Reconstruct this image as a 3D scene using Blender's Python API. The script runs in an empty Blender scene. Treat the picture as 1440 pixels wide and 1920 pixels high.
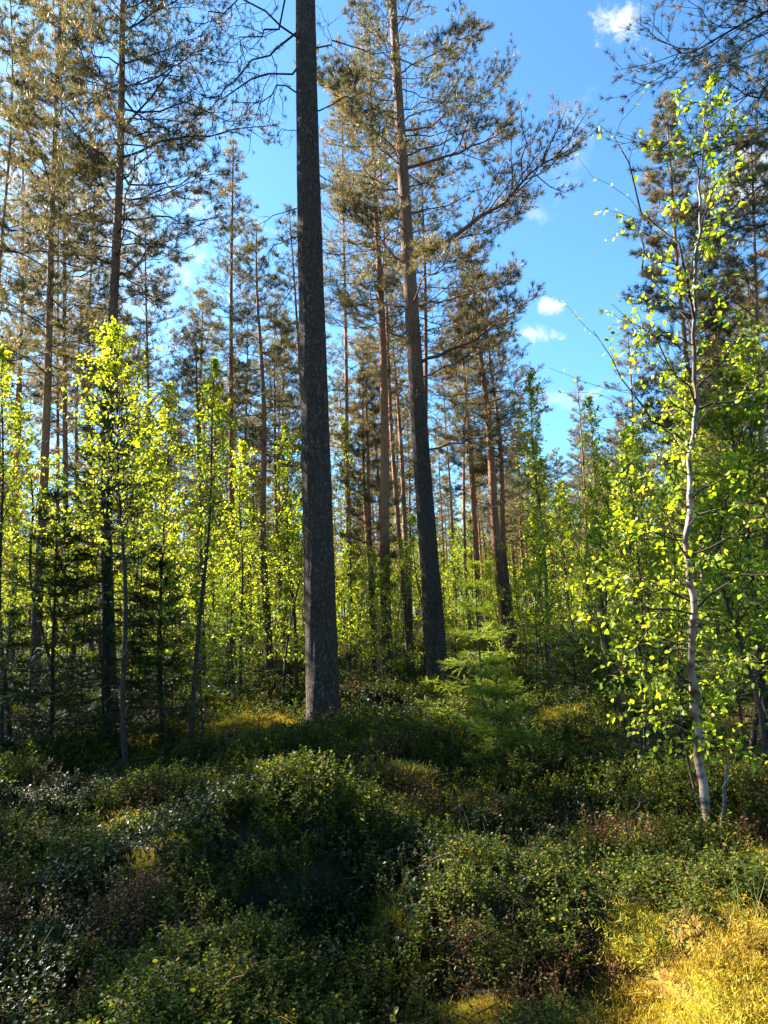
import bpy, math, random
import numpy as np
from mathutils import Vector, Matrix
R = math.radians
scn = bpy.context.scene
col = scn.collection

# ------------------------------------------------------------------ camera
PITCH, ROLL, VFOV, EYE = R(7.9), R(2.3), R(70), 1.6
FPX = 960 / math.tan(VFOV / 2)
cam_d = bpy.data.cameras.new('camera')
cam = bpy.data.objects.new('camera', cam_d); col.objects.link(cam)
cam_d.sensor_fit = 'VERTICAL'; cam_d.sensor_height = 24
cam_d.angle = VFOV
cam_d.lens = 12 / math.tan(VFOV / 2)
cam_d.clip_start = .05; cam_d.clip_end = 2000
M = (Matrix.Translation((0, 0, EYE)) @ Matrix.Rotation(R(90) + PITCH, 4, 'X') @ Matrix.Rotation(-ROLL, 4, 'Z'))
cam.matrix_world = M
scn.camera = cam
CR = np.array(M.to_3x3().col[0]); CU = np.array(M.to_3x3().col[1]); CF = -np.array(M.to_3x3().col[2])
CP = np.array([0, 0, EYE])

def project(p):
    v = np.asarray(p, float) - CP
    z = v @ CF
    return 720 + FPX * (v @ CR) / z, 960 - FPX * (v @ CU) / z, z
def ray(px, py):
    d = CF * FPX + CR * (px - 720) - CU * (py - 960)
    return d / np.linalg.norm(d)
def on_plane(px, py, d):
    r_ = ray(px, py)
    return CP + r_ * (d / r_[1])

# ------------------------------------------------------------------ sun and sky
SUN_AZ, SUN_EL = R(-60), R(33)          # azimuth from +Y (view direction), negative = left
SUN = np.array([math.sin(SUN_AZ) * math.cos(SUN_EL), math.cos(SUN_AZ) * math.cos(SUN_EL), math.sin(SUN_EL)])
sl = bpy.data.lights.new('sun', 'SUN'); sl.energy = 5.0; sl.angle = R(.5); sl.color = (1, .94, .83)
so = bpy.data.objects.new('sun', sl); col.objects.link(so)
so.rotation_euler = Vector(SUN).to_track_quat('Z', 'Y').to_euler(); so.location = (-10, 8, 12)
scn.view_settings.view_transform = 'Standard'; scn.view_settings.look = 'None'
scn.view_settings.exposure = 2.6; scn.view_settings.gamma = 1
scn.cycles.max_bounces = 5; scn.cycles.diffuse_bounces = 2; scn.cycles.glossy_bounces = 1
scn.cycles.transmission_bounces = 3; scn.cycles.transparent_max_bounces = 4
scn.cycles.sample_clamp_indirect = 4

def N(nt, t, **kw):
    n = nt.nodes.new(t)
    for k, v in kw.items():
        if k in ('op', 'operation'): n.operation = v
        elif hasattr(n, k): setattr(n, k, v)
    return n
def setin(nt, n, i, v):
    s = n.inputs[i]
    if isinstance(v, bpy.types.NodeSocket): nt.links.new(v, s)
    else: s.default_value = v
def math_(nt, op, a, b=None, c=None, clamp=False):
    n = nt.nodes.new('ShaderNodeMath'); n.operation = op; n.use_clamp = clamp
    setin(nt, n, 0, a)
    if b is not None: setin(nt, n, 1, b)
    if c is not None: setin(nt, n, 2, c)
    return n.outputs[0]
def mixc(nt, f, a, b, bt='MIX'):
    n = nt.nodes.new('ShaderNodeMix'); n.data_type = 'RGBA'; n.blend_type = bt
    setin(nt, n, 0, f)
    setin(nt, n, 6, a if isinstance(a, bpy.types.NodeSocket) else (*a, 1))
    setin(nt, n, 7, b if isinstance(b, bpy.types.NodeSocket) else (*b, 1))
    return n.outputs[2]
def maprange(nt, v, a, b, c=0., d=1., smooth=False):
    n = nt.nodes.new('ShaderNodeMapRange')
    if smooth: n.interpolation_type = 'SMOOTHSTEP'
    setin(nt, n, 0, v)
    for i, x in enumerate((a, b, c, d)): n.inputs[1 + i].default_value = x
    return n.outputs[0]

w = bpy.data.worlds.new('World'); scn.world = w; w.use_nodes = True
nt = w.node_tree; nt.nodes.clear()
sky = N(nt, 'ShaderNodeTexSky'); sky.sky_type = 'NISHITA'; sky.sun_disc = False
sky.sun_elevation = SUN_EL; sky.sun_rotation = SUN_AZ; sky.air_density = 1.0; sky.dust_density = .8; sky.ozone_density = 2.0
tc = N(nt, 'ShaderNodeTexCoord')
noi = N(nt, 'ShaderNodeTexNoise'); noi.inputs['Scale'].default_value = 44; noi.inputs['Detail'].default_value = 9; noi.inputs['Distortion'].default_value = .5
noi.inputs['Roughness'].default_value = .6
nt.links.new(tc.outputs['Generated'], noi.inputs['Vector'])
def vdot(v, c):
    n = nt.nodes.new('ShaderNodeVectorMath'); n.operation = 'DOT_PRODUCT'
    nt.links.new(v, n.inputs[0]); n.inputs[1].default_value = tuple(c); return n.outputs['Value']
CLOUDS_GLARE = [(1163, 46, .030, .024, .95, 15), (1390, 335, .06, .055, .9, -25), (1028, 568, .026, .016, .9, 15), (1006, 626, .03, .014, .7, 10),
          (985, 392, .036, .016, .3, 20), (1068, 218, .016, .02, .16, 40), (900, 560, .022, .014, .5, 0), (640, 800, .06, .05, .5, 10),
          (1060, 750, .06, .018, .35, 0), (150, 420, .2, .14, .6, 20), (1070, 300, .02, .06, .15, 10)]  # the wide patch at far left is sun glare painted like a cloud
cm = None
for (px, py, a, b, st, rot) in CLOUDS_GLARE:
    c = ray(px, py); u = CR - c * (c @ CR); u /= np.linalg.norm(u); v = np.cross(u, c)
    cr_, sr_ = math.cos(R(rot)), math.sin(R(rot))
    u, v = u * cr_ - v * sr_, u * sr_ + v * cr_
    du = math_(nt, 'POWER', math_(nt, 'ABSOLUTE', math_(nt, 'DIVIDE', vdot(tc.outputs['Generated'], u), a)), 2)
    dv = math_(nt, 'POWER', math_(nt, 'ABSOLUTE', math_(nt, 'DIVIDE', vdot(tc.outputs['Generated'], v), b)), 2)
    r2 = math_(nt, 'SQRT', math_(nt, 'ADD', du, dv))
    front = math_(nt, 'GREATER_THAN', vdot(tc.outputs['Generated'], c), .5)
    k = math_(nt, 'ADD', math_(nt, 'SUBTRACT', 1.0, r2), math_(nt, 'MULTIPLY', math_(nt, 'SUBTRACT', noi.outputs[0], .5), 4.2))
    k = math_(nt, 'MULTIPLY', maprange(nt, k, 0, 1.1, 0, st, True), front)
    cm = k if cm is None else math_(nt, 'MAXIMUM', cm, k)
SKYS = .053
skc = mixc(nt, 1.0, sky.outputs[0], (.56, .94, 1.17), 'MULTIPLY')
skc = mixc(nt, cm, skc, (3.6, 3.9, 4.1))
bg = N(nt, 'ShaderNodeBackground'); bg.inputs[1].default_value = SKYS
nt.links.new(skc, bg.inputs[0])
out = N(nt, 'ShaderNodeOutputWorld'); nt.links.new(bg.outputs[0], out.inputs[0])

# ------------------------------------------------------------------ noise and terrain
def vnoise(x, y, seed=0):
    xi = np.floor(x).astype(np.int64); yi = np.floor(y).astype(np.int64)
    xf = x - xi; yf = y - yi
    def h(a, b):
        n = (a * 374761393 + b * 668265263 + seed * 1442695041) & 0xffffffff
        n = ((n ^ (n >> 13)) * 1274126177) & 0xffffffff
        return ((n ^ (n >> 16)) & 0xffff) / 65535.0
    u = xf * xf * (3 - 2 * xf); v = yf * yf * (3 - 2 * yf)
    return (h(xi, yi) * (1 - u) + h(xi + 1, yi) * u) * (1 - v) + (h(xi, yi + 1) * (1 - u) + h(xi + 1, yi + 1) * u) * v
def fbm(x, y, s, o=4, seed=0):
    x = np.asarray(x, float); y = np.asarray(y, float)
    t = 0; a = 1; n = 0
    for i in range(o):
        t = t + a * vnoise(x / s * 2 ** i + 17.3 * i, y / s * 2 ** i - 9.1 * i, seed + i); n += a; a *= .5
    return t / n
# hummocks: x, y, radius x, radius y, height
MOUNDS = [(-.62, 5.15, .6, .5, .46), (-1.25, 4.7, .5, .4, .16), (.62, 4.1, .6, .45, .42), (-.35, 7.7, 1.15, .75, .34), (1.65, 6.6, .9, .6, .26),
          (1.60, 3.35, .62, .6, .46), (1.9, 4.6, .7, .5, .16), (-2.4, 6.9, .9, .6, .18), (-.5, 2.4, .6, .35, .16), (2.9, 5.2, .7, .6, .2),
          (0, 9.6, .9, .7, .12), (-2.9, 4.1, .6, .5, .2), (2.4, 9.2, 1.3, .9, .22), (.4, 11.6, 1.6, 1.0, .2), (-2.2, 9.8, .9, .7, .1)]
def bumps(x, y, cell=1.05):
    xi = np.floor(x / cell); yi = np.floor(y / cell); h = 0 * x
    for i in (-1, 0, 1):
        for j in (-1, 0, 1):
            a = xi + i; b = yi + j; r1 = np.abs(np.sin(a * 127.1 + b * 311.7) * 43758.5453) % 1; r2 = np.abs(np.sin(a * 269.5 + b * 183.3) * 43758.5453) % 1; r3 = np.abs(np.sin(a * 419.2 + b * 371.9) * 43758.5453) % 1
            d2 = ((x - (a + .2 + .6 * r1) * cell) ** 2 + (y - (b + .2 + .6 * r2) * cell) ** 2) / (.42 + .38 * r3) ** 2
            h = np.maximum(h, (.10 + .2 * r3) * np.clip(1 - d2, 0, 1) ** .8)
    return h
def ground(x, y):
    x = np.asarray(x, float); y = np.asarray(y, float)
    z = bumps(x + .4 * fbm(x, y, .7, 2, 44), y) - .09 + (fbm(x + 40, y + 7, 2.6, 3, 3) - .5) * .36 + (fbm(x, y, .8, 3, 9) - .5) * .14
    z = z + (fbm(x, y, 17, 2, 5) - .5) * .8 * np.clip((y - 8) / 15, 0, 1) + .016 * np.clip(y - 9, 0, 60)
    for (a, b, rx, ry, h) in MOUNDS:
        z = z + h * np.exp(-(((x - a) / rx) ** 2 + ((y - b) / ry) ** 2))
    z = z - .22 * np.exp(-(((x + .1) / .45) ** 2 + ((y - 3.6) / .5) ** 2)) - .17 * np.exp(-(((x - 1.76) / .15) ** 2 + ((y - 3.52) / .13) ** 2))
    return z - .06 + .20 * (fbm(x, y, .24, 2, 50) - .5) * np.clip(1.5 - np.sqrt(((x - 1.7) / .8) ** 2 + ((y - 3.3) / .7) ** 2), 0, 1)
MOSS = [(3.0, 2.9, .6, .6), (-3.2, 10.5, 1.0, 1.0)]
def moss_mask(x, y):
    x = np.asarray(x, float); y = np.asarray(y, float)
    m = 0 * x
    for (a, b, rx, ry) in MOSS:
        m = np.maximum(m, 1.06 - np.sqrt(((x - a) / rx) ** 2 + ((y - b) / ry) ** 2))
    m = (m + (fbm(x, y, .4, 3, 21) - .5) * .5) * (m > 0)
    far = (fbm(x, y, 2.2, 3, 33) - .60) * 4 * np.clip((y - 6) / 3, 0, 1)
    return np.clip(np.maximum(m * 2.2, far), 0, 1)
def hit(px, py, lift=.2):
    r_ = ray(px, py)
    t = np.concatenate([np.arange(1.5, 14, .04), np.arange(14, 60, .25)]); P = CP + r_ * t[:, None]
    u = np.nonzero(P[:, 2] < ground(P[:, 0], P[:, 1]) + lift)[0]
    return P[u[0]] if len(u) else P[-1]
for (px_, py_, a_, b_) in [(1325, 1815, .58, .62), (1400, 1740, .5, .42), (1230, 1745, .26, .28), (235, 1530, .34, .18), (330, 1562, .18, .12), (450, 1345, 1.0, .7), (1040, 1325, .5, .3), (1025, 1285, .5, .3), (745, 1690, .15, .16), (110, 1552, .22, .12), (1415, 1605, .32, .22),
                           (870, 1890, .2, .12), (420, 1310, 1.2, .8), (760, 1430, .25, .15), (190, 1690, .08, .08)]:
    p_ = hit(px_, py_, .08); MOSS.append((float(p_[0]), float(p_[1]), a_, b_))
def base_at(px, d):
    X = (px - 720) / FPX * d
    for _ in range(5):
        z = float(ground(X, d)); e = px - project((X, d, z))[0]; X += e / FPX * d
    return np.array([X, d, float(ground(X, d))])

# ------------------------------------------------------------------ mesh helpers
def nrm(v): return v / np.maximum(np.linalg.norm(v, axis=-1, keepdims=True), 1e-9)
class Acc:
    def __init__(s): s.v = []; s.f = []; s.a = []; s.n = 0; s.m = []
    def add(s, v, f, a=None, mat=0):
        v = np.asarray(v, np.float32).reshape(-1, 3); f = np.asarray(f, np.int64)
        s.v.append(v); s.f.append(f + s.n); s.m.append(np.full(len(f), mat))
        s.a.append(np.zeros(len(v), np.float32) + .5 if a is None else np.asarray(a, np.float32).reshape(-1)); s.n += len(v)
    def data(s, name, mats, smooth=False):
        me = bpy.data.meshes.new(name)
        v = np.concatenate(s.v); me.vertices.add(len(v)); me.vertices.foreach_set('co', v.ravel())
        tot = sum(f.size for f in s.f); me.loops.add(tot)
        me.loops.foreach_set('vertex_index', np.concatenate([f.ravel() for f in s.f]).astype(np.int32))
        cnt = np.concatenate([np.full(len(f), f.shape[1]) for f in s.f]); me.polygons.add(len(cnt))
        me.polygons.foreach_set('loop_start', (np.cumsum(cnt) - cnt).astype(np.int32))
        me.polygons.foreach_set('material_index', np.concatenate(s.m).astype(np.int32))
        me.update(calc_edges=True)
        at = me.attributes.new('rnd', 'FLOAT', 'POINT'); at.data.foreach_set('value', np.concatenate(s.a))
        if smooth: me.shade_smooth()
        for m in (mats if isinstance(mats, (list, tuple)) else [mats]): me.materials.append(m)
        return me
    def build(s, name, mats, parent=None, smooth=False, link=True):
        o = bpy.data.objects.new(name, s.data(name, mats, smooth))
        if link: col.objects.link(o)
        if parent: o.parent = parent
        return o
def tubes(acc, P, Rr, k=3, a=None, mat=0, cap=False):
    P = np.asarray(P, float)
    if P.ndim == 2: P = P[None]; Rr = np.asarray(Rr)[None]
    B, n, _ = P.shape
    if B == 0: return
    T = nrm(np.gradient(P, axis=1)); mean = nrm(P[:, -1] - P[:, 0])
    ref = np.where(np.abs(mean[:, 2:3]) > .8, np.array([[1., 0, 0]]), np.array([[0, 0, 1.]]))[:, None, :]
    A = nrm(ref - T * (T * ref).sum(-1, keepdims=True)); Bv = np.cross(T, A)
    th = np.arange(k) / k * 2 * np.pi
    V = P[:, :, None] + Rr[:, :, None, None] * (A[:, :, None] * np.cos(th)[:, None] + Bv[:, :, None] * np.sin(th)[:, None])
    idx = np.arange(B * n * k).reshape(B, n, k)
    q = np.stack([idx[:, :-1], np.roll(idx[:, :-1], -1, 2), np.roll(idx[:, 1:], -1, 2), idx[:, 1:]], -1).reshape(-1, 4)
    acc.add(V, q, None if a is None else np.repeat(a, n * k), mat)
    if cap:
        acc.add(V[:, -1].reshape(-1, 3), np.arange(B * k).reshape(B, k), None, mat)
def lines(P0, D, L, n, up, jit, rng):
    s = np.linspace(0, 1, n)[None, :, None]; L = L[:, None, None]
    up = np.asarray(up, float).reshape(-1, 1, 1) if np.ndim(up) else up
    P = P0[:, None] + nrm(D)[:, None] * L * s + np.array([0, 0, 1.]) * up * L * s ** 2
    j = np.cumsum(rng.normal(0, jit, (len(P0), n, 3)), axis=1); j -= j[:, :1]
    return P + j * L
def sub(P, L, m, t0, t1, ang, lr, n, up, jit, rng, flat=True, shrink=.6):
    B, Np, _ = P.shape
    t = t0 + (t1 - t0) * (np.arange(m)[None] + rng.random((B, m))) / m
    x = t * (Np - 1); i = np.minimum(x.astype(int), Np - 2); f = (x - i)[..., None]; b = np.arange(B)[:, None]
    p = P[b, i] * (1 - f) + P[b, i + 1] * f; T = nrm(P[b, i + 1] - P[b, i])
    if flat:
        side = nrm(np.cross(T, np.array([0, 0, 1.])) + 1e-6) * np.where(np.arange(m) % 2 == 0, 1, -1)[None, :, None] + rng.normal(0, .28, (B, m, 3)) + np.array([0, 0, .12])
    else: side = rng.normal(0, 1, (B, m, 3))
    side = nrm(side - T * (side * T).sum(-1, keepdims=True))
    an = R(ang) + rng.normal(0, .2, (B, m, 1))
    D = T * np.cos(an) + side * np.sin(an)
    L2 = L[:, None] * lr * (1 - shrink * t) * rng.uniform(.65, 1.25, (B, m))
    L2 = L2.reshape(-1)
    return lines(p.reshape(-1, 3), D.reshape(-1, 3), L2, n, up, jit, rng), L2
def along(P, ts):
    B, Np, _ = P.shape; o = []; d = []
    for t in ts:
        x = t * (Np - 1); i = min(int(x), Np - 2); f = x - i
        o.append(P[:, i] * (1 - f) + P[:, i + 1] * f); d.append(nrm(P[:, i + 1] - P[:, i]))
    return np.concatenate(o), np.concatenate(d)
def stamp(acc, tv, tf, pos, Y, Z, sc, rng, mat=0, rv=None):
    """place a template (Y forward, Z normal) at every pos"""
    Y = nrm(Y); X = nrm(np.cross(Y, Z) + 1e-7); Z = np.cross(X, Y)
    n = len(pos); sc = np.asarray(sc).reshape(-1, 1, 1) * np.ones((n, 1, 1))
    V = pos[:, None] + sc * (tv[None, :, 0:1] * X[:, None] + tv[None, :, 1:2] * Y[:, None] + tv[None, :, 2:3] * Z[:, None])
    F = (tf[None] + (np.arange(n) * len(tv))[:, None, None]).reshape(-1, tf.shape[1])
    if rv is None: rv = rng.random(n)
    acc.add(V, F, np.repeat(rv, len(tv)), mat)
def tuft(seed, nn, wdt, ln=.62, spread=48, ax=.5):
    g = np.random.default_rng(seed); v = []; f = []
    for i in range(nn):
        y0 = ax * g.random(); a = g.random() * 6.283; el = R(spread + g.normal(0, 14))
        d = np.array([math.sin(el) * math.cos(a), math.cos(el), math.sin(el) * math.sin(a)])
        s = nrm(np.cross(d, g.normal(0, 1, 3))) * wdt; b = np.array([0, y0, 0])
        v += [b - s * .6, b + s * .6, b + d * ln * g.uniform(.75, 1.1)]; f.append([3 * i, 3 * i + 1, 3 * i + 2])
    return np.array(v), np.array(f)
TUFTS = [tuft(i, 18, .045, .66) for i in range(4)]
TUFTS_FAR = [tuft(10 + i, 10, .055, .7, 50) for i in range(3)]
def twig_t(seed, nn=18, wd=.034, ln=.18):
    g = np.random.default_rng(seed); v = [[-.012, 0, 0], [.012, 0, 0], [0, 1, 0]]; f = [[0, 1, 2]]
    for i in range(nn):
        y0 = .04 + .92 * i / nn; sgn = 1 if i % 2 else -1
        d = nrm(np.array([sgn * .85, .62, g.normal(.22, .25)])); b = np.array([0, y0, 0]); s = np.array([0, wd, 0])
        l = ln * (1.1 - .35 * y0) * g.uniform(.8, 1.15); k = len(v)
        v += [b - s, b + s, b + d * l]; f.append([k, k + 1, k + 2])
    return np.array(v), np.array(f)
TWIGS = [twig_t(i) for i in range(4)]
LEAF_V = np.array([[0, 0, 0], [.36, .32, .07], [.27, .66, .05], [0, 1, -.06], [-.27, .66, .05], [-.36, .32, .07]])
LEAF_F = np.array([[0, 1, 2, 3], [0, 3, 4, 5]])
OVAL_V = np.array([[0, 0, 0], [.26, .35, .06], [.27, .72, .05], [0, 1, -.05], [-.27, .72, .05], [-.26, .35, .06]])

# ------------------------------------------------------------------ materials
def newmat(name):
    m = bpy.data.materials.new(name); m.use_nodes = True; nt = m.node_tree; nt.nodes.clear()
    o = nt.nodes.new('ShaderNodeOutputMaterial'); return m, nt, o
def attr(nt, name='rnd'):
    n = nt.nodes.new('ShaderNodeAttribute'); n.attribute_name = name; return n.outputs['Fac']
def ramp(nt, f, stops):
    n = nt.nodes.new('ShaderNodeValToRGB'); setin(nt, n, 0, f); e = n.color_ramp.elements
    e[0].position, e[0].color = stops[0][0], (*stops[0][1], 1); e[1].position, e[1].color = stops[-1][0], (*stops[-1][1], 1)
    for p, c in stops[1:-1]:
        x = e.new(p); x.color = (*c, 1)
    return n.outputs[0]
def objinfo(nt): return nt.nodes.new('ShaderNodeObjectInfo').outputs['Random']
def leafmat(name, stops, tr_col=(1.3, 1.35, .6), tr=.4, rough=.5, spec=.3, vary=False):
    m, nt, o = newmat(name)
    c = ramp(nt, attr(nt), stops)
    if vary:
        c = mixc(nt, 1., c, mixc(nt, objinfo(nt), (.84, .92, .85), (1.2, 1.12, 1.2)), 'MULTIPLY')
    p = nt.nodes.new('ShaderNodeBsdfPrincipled'); nt.links.new(c, p.inputs['Base Color'])
    p.inputs['Roughness'].default_value = rough; p.inputs['Specular IOR Level'].default_value = spec
    t = nt.nodes.new('ShaderNodeBsdfTranslucent'); nt.links.new(mixc(nt, 1., c, tr_col, 'MULTIPLY'), t.inputs[0])
    mx = nt.nodes.new('ShaderNodeMixShader'); mx.inputs[0].default_value = tr
    nt.links.new(p.outputs[0], mx.inputs[1]); nt.links.new(t.outputs[0], mx.inputs[2]); nt.links.new(mx.outputs[0], o.inputs[0])
    return m
M_NEEDLE = leafmat('pine_needles', [(0, (.06, .062, .026)), (.5, (.125, .108, .048)), (.85, (.20, .155, .075)), (1, (.30, .20, .12))], (1.5, 1.35, .7), .38, .5, .28, True)
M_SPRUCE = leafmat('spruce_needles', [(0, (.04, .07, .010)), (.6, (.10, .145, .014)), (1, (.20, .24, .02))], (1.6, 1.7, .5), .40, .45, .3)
M_SPRUCE_Y = leafmat('sunlit_young_spruce_needles', [(0, (.08, .12, .014)), (.6, (.22, .27, .025)), (1, (.36, .38, .04))], (1.5, 1.5, .5), .4, .5, .2)  # lighter young growth, with sunlight on the boughs put into the colour
M_SPRUCE_D = leafmat('shaded_spruce_needles', [(0, (.014, .026, .005)), (.6, (.03, .052, .008)), (1, (.055, .08, .012))], (1.3, 1.5, .5), .25, .5, .25)  # darker copy of the spruce needles, shade painted into the colour
M_BIRCH = leafmat('birch_leaves', [(0, (.11, .16, .016)), (.5, (.21, .26, .022)), (1, (.36, .38, .04))], (1.9, 1.75, .4), .58, .45, .3, True)
M_BILB = leafmat('bilberry_leaves', [(0, (.018, .034, .005)), (.55, (.062, .085, .010)), (.9, (.17, .17, .02)), (1, (.22, .10, .03))], (1.7, 1.7, .5), .45, .6, .14)
M_LING = leafmat('lingonberry_leaves', [(0, (.009, .018, .004)), (.7, (.027, .041, .008)), (.92, (.09, .095, .016)), (1, (.14, .055, .02))], (1.4, 1.5, .4), .28, .46, .22)
M_STEM = leafmat('green_stems', [(0, (.03, .035, .008)), (1, (.07, .07, .018))], tr=.1, rough=.7, spec=.1)
M_DSTEM = leafmat('dry_stems', [(0, (.06, .028, .012)), (1, (.13, .07, .03))], tr=.05, rough=.8, spec=.1)
M_MOSS = leafmat('golden_moss', [(0, (.12, .06, .015)), (.22, (.25, .15, .025)), (.5, (.42, .31, .035)), (.8, (.48, .40, .05)), (1, (.34, .36, .05))], (1.2, 1.1, .5), .35, .7, .15)
M_GRASS = leafmat('grass_blades', [(0, (.10, .16, .03)), (.6, (.2, .24, .05)), (1, (.4, .3, .12))], (1.4, 1.4, .5), .4, .5, .3)
M_DRY = leafmat('dry_leaves', [(0, (.09, .035, .014)), (.5, (.16, .075, .025)), (.8, (.10, .11, .02)), (1, (.32, .20, .09))], (1.1, .9, .5), .25, .6, .15)

def barkmat(name, dark, mid, light, upper=None, uh=(5., 9.), scale=1., bump=.9, moss=0.):
    m, nt, o = newmat(name)
    tc = nt.nodes.new('ShaderNodeTexCoord'); mp = nt.nodes.new('ShaderNodeMapping'); nt.links.new(tc.outputs['Object'], mp.inputs[0])
    mp.inputs['Scale'].default_value = (scale, scale, scale * .3)
    n1 = nt.nodes.new('ShaderNodeTexNoise'); nt.links.new(mp.outputs[0], n1.inputs['Vector']); n1.inputs['Scale'].default_value = 14; n1.inputs['Detail'].default_value = 5
    ad = nt.nodes.new('ShaderNodeVectorMath'); ad.operation = 'MULTIPLY_ADD'; nt.links.new(n1.outputs['Color'], ad.inputs[0])
    ad.inputs[1].default_value = (.12, .12, .12); nt.links.new(mp.outputs[0], ad.inputs[2])
    v = nt.nodes.new('ShaderNodeTexVoronoi'); v.feature = 'DISTANCE_TO_EDGE'; v.inputs['Scale'].default_value = 20; nt.links.new(ad.outputs[0], v.inputs['Vector'])
    v2 = nt.nodes.new('ShaderNodeTexVoronoi'); v2.inputs['Scale'].default_value = 20; nt.links.new(ad.outputs[0], v2.inputs['Vector'])
    crack = maprange(nt, v.outputs['Distance'], 0, .24, 0, 1)
    n2 = nt.nodes.new('ShaderNodeTexNoise'); nt.links.new(mp.outputs[0], n2.inputs['Vector']); n2.inputs['Scale'].default_value = 60; n2.inputs['Detail'].default_value = 4
    v3 = nt.nodes.new('ShaderNodeTexVoronoi'); v3.feature = 'DISTANCE_TO_EDGE'; v3.inputs['Scale'].default_value = 7; nt.links.new(ad.outputs[0], v3.inputs['Vector'])
    crack = math_(nt, 'MULTIPLY', crack, maprange(nt, v3.outputs['Distance'], 0, .16, .25, 1))
    pc = mixc(nt, v2.outputs['Color'], mid, light)
    pc = mixc(nt, math_(nt, 'MULTIPLY', n2.outputs[0], .6), pc, mid)
    c = mixc(nt, crack, dark, pc)
    nb = nt.nodes.new('ShaderNodeTexNoise'); nt.links.new(tc.outputs['Object'], nb.inputs['Vector']); nb.inputs['Scale'].default_value = 1.7; nb.inputs['Detail'].default_value = 4
    c = mixc(nt, maprange(nt, nb.outputs[0], .35, .7, 0, .55), c, tuple(x * .55 for x in mid))
    sx = nt.nodes.new('ShaderNodeSeparateXYZ'); nt.links.new(tc.outputs['Object'], sx.inputs[0])
    if upper:
        n3 = nt.nodes.new('ShaderNodeTexNoise'); nt.links.new(tc.outputs['Object'], n3.inputs['Vector']); n3.inputs['Scale'].default_value = 2.5; n3.inputs['Detail'].default_value = 4
        h = math_(nt, 'ADD', sx.outputs[2], math_(nt, 'MULTIPLY', math_(nt, 'SUBTRACT', n3.outputs[0], .5), 4.))
        uc = mixc(nt, math_(nt, 'MULTIPLY', crack, n2.outputs[0], clamp=True), tuple(x * .5 for x in upper), tuple(min(1, x * 1.35) for x in upper))
        c = mixc(nt, maprange(nt, h, uh[0], uh[1], 0, 1, True), c, uc)
    if moss:
        n4 = nt.nodes.new('ShaderNodeTexNoise'); nt.links.new(tc.outputs['Object'], n4.inputs['Vector']); n4.inputs['Scale'].default_value = 5; n4.inputs['Detail'].default_value = 5
        mk = math_(nt, 'MULTIPLY', maprange(nt, n4.outputs[0], .48, .7, 0, moss), maprange(nt, sx.outputs[2], 0, 3.5, 1, .25))
        c = mixc(nt, mk, c, (.09, .095, .07))
    p = nt.nodes.new('ShaderNodeBsdfPrincipled'); nt.links.new(c, p.inputs['Base Color']); p.inputs['Roughness'].default_value = .85; p.inputs['Specular IOR Level'].default_value = .25
    b = nt.nodes.new('ShaderNodeBump'); b.inputs['Strength'].default_value = bump; b.inputs['Distance'].default_value = .02
    nt.links.new(math_(nt, 'ADD', crack, math_(nt, 'MULTIPLY', n2.outputs[0], .5)), b.inputs['Height']); nt.links.new(b.outputs[0], p.inputs['Normal'])
    nt.links.new(p.outputs[0], o.inputs[0]); return m
M_BARK1 = barkmat('grey_pine_bark', (.022, .012, .008), (.15, .088, .056), (.25, .158, .108), (.24, .13, .085), (9, 13), 2.1, 1., .25)
M_BARK2 = barkmat('pine_bark', (.022, .014, .009), (.12, .072, .048), (.19, .12, .085), (.44, .22, .13), (4.2, 8.5), 2.2, .9, .3)
M_BARK3 = barkmat('reddish_pine_bark', (.035, .017, .01), (.16, .082, .05), (.26, .145, .088), (.56, .25, .12), (1.8, 4.6), 2., .8, .2)
M_TWIG = barkmat('twig_bark', (.03, .02, .016), (.07, .046, .036), (.12, .085, .065), None, scale=2, bump=.4)
M_SPTRUNK = barkmat('spruce_bark', (.016, .012, .01), (.05, .04, .03), (.09, .075, .06), None, scale=2, bump=.7, moss=.5)
M_DEAD = barkmat('dead_wood', (.07, .055, .045), (.2, .165, .14), (.36, .31, .27), None, scale=2, bump=.4)
M_SAPLING = barkmat('sapling_bark', (.03, .017, .012), (.07, .042, .03), (.12, .08, .06), None, scale=2, bump=.3)
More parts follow.
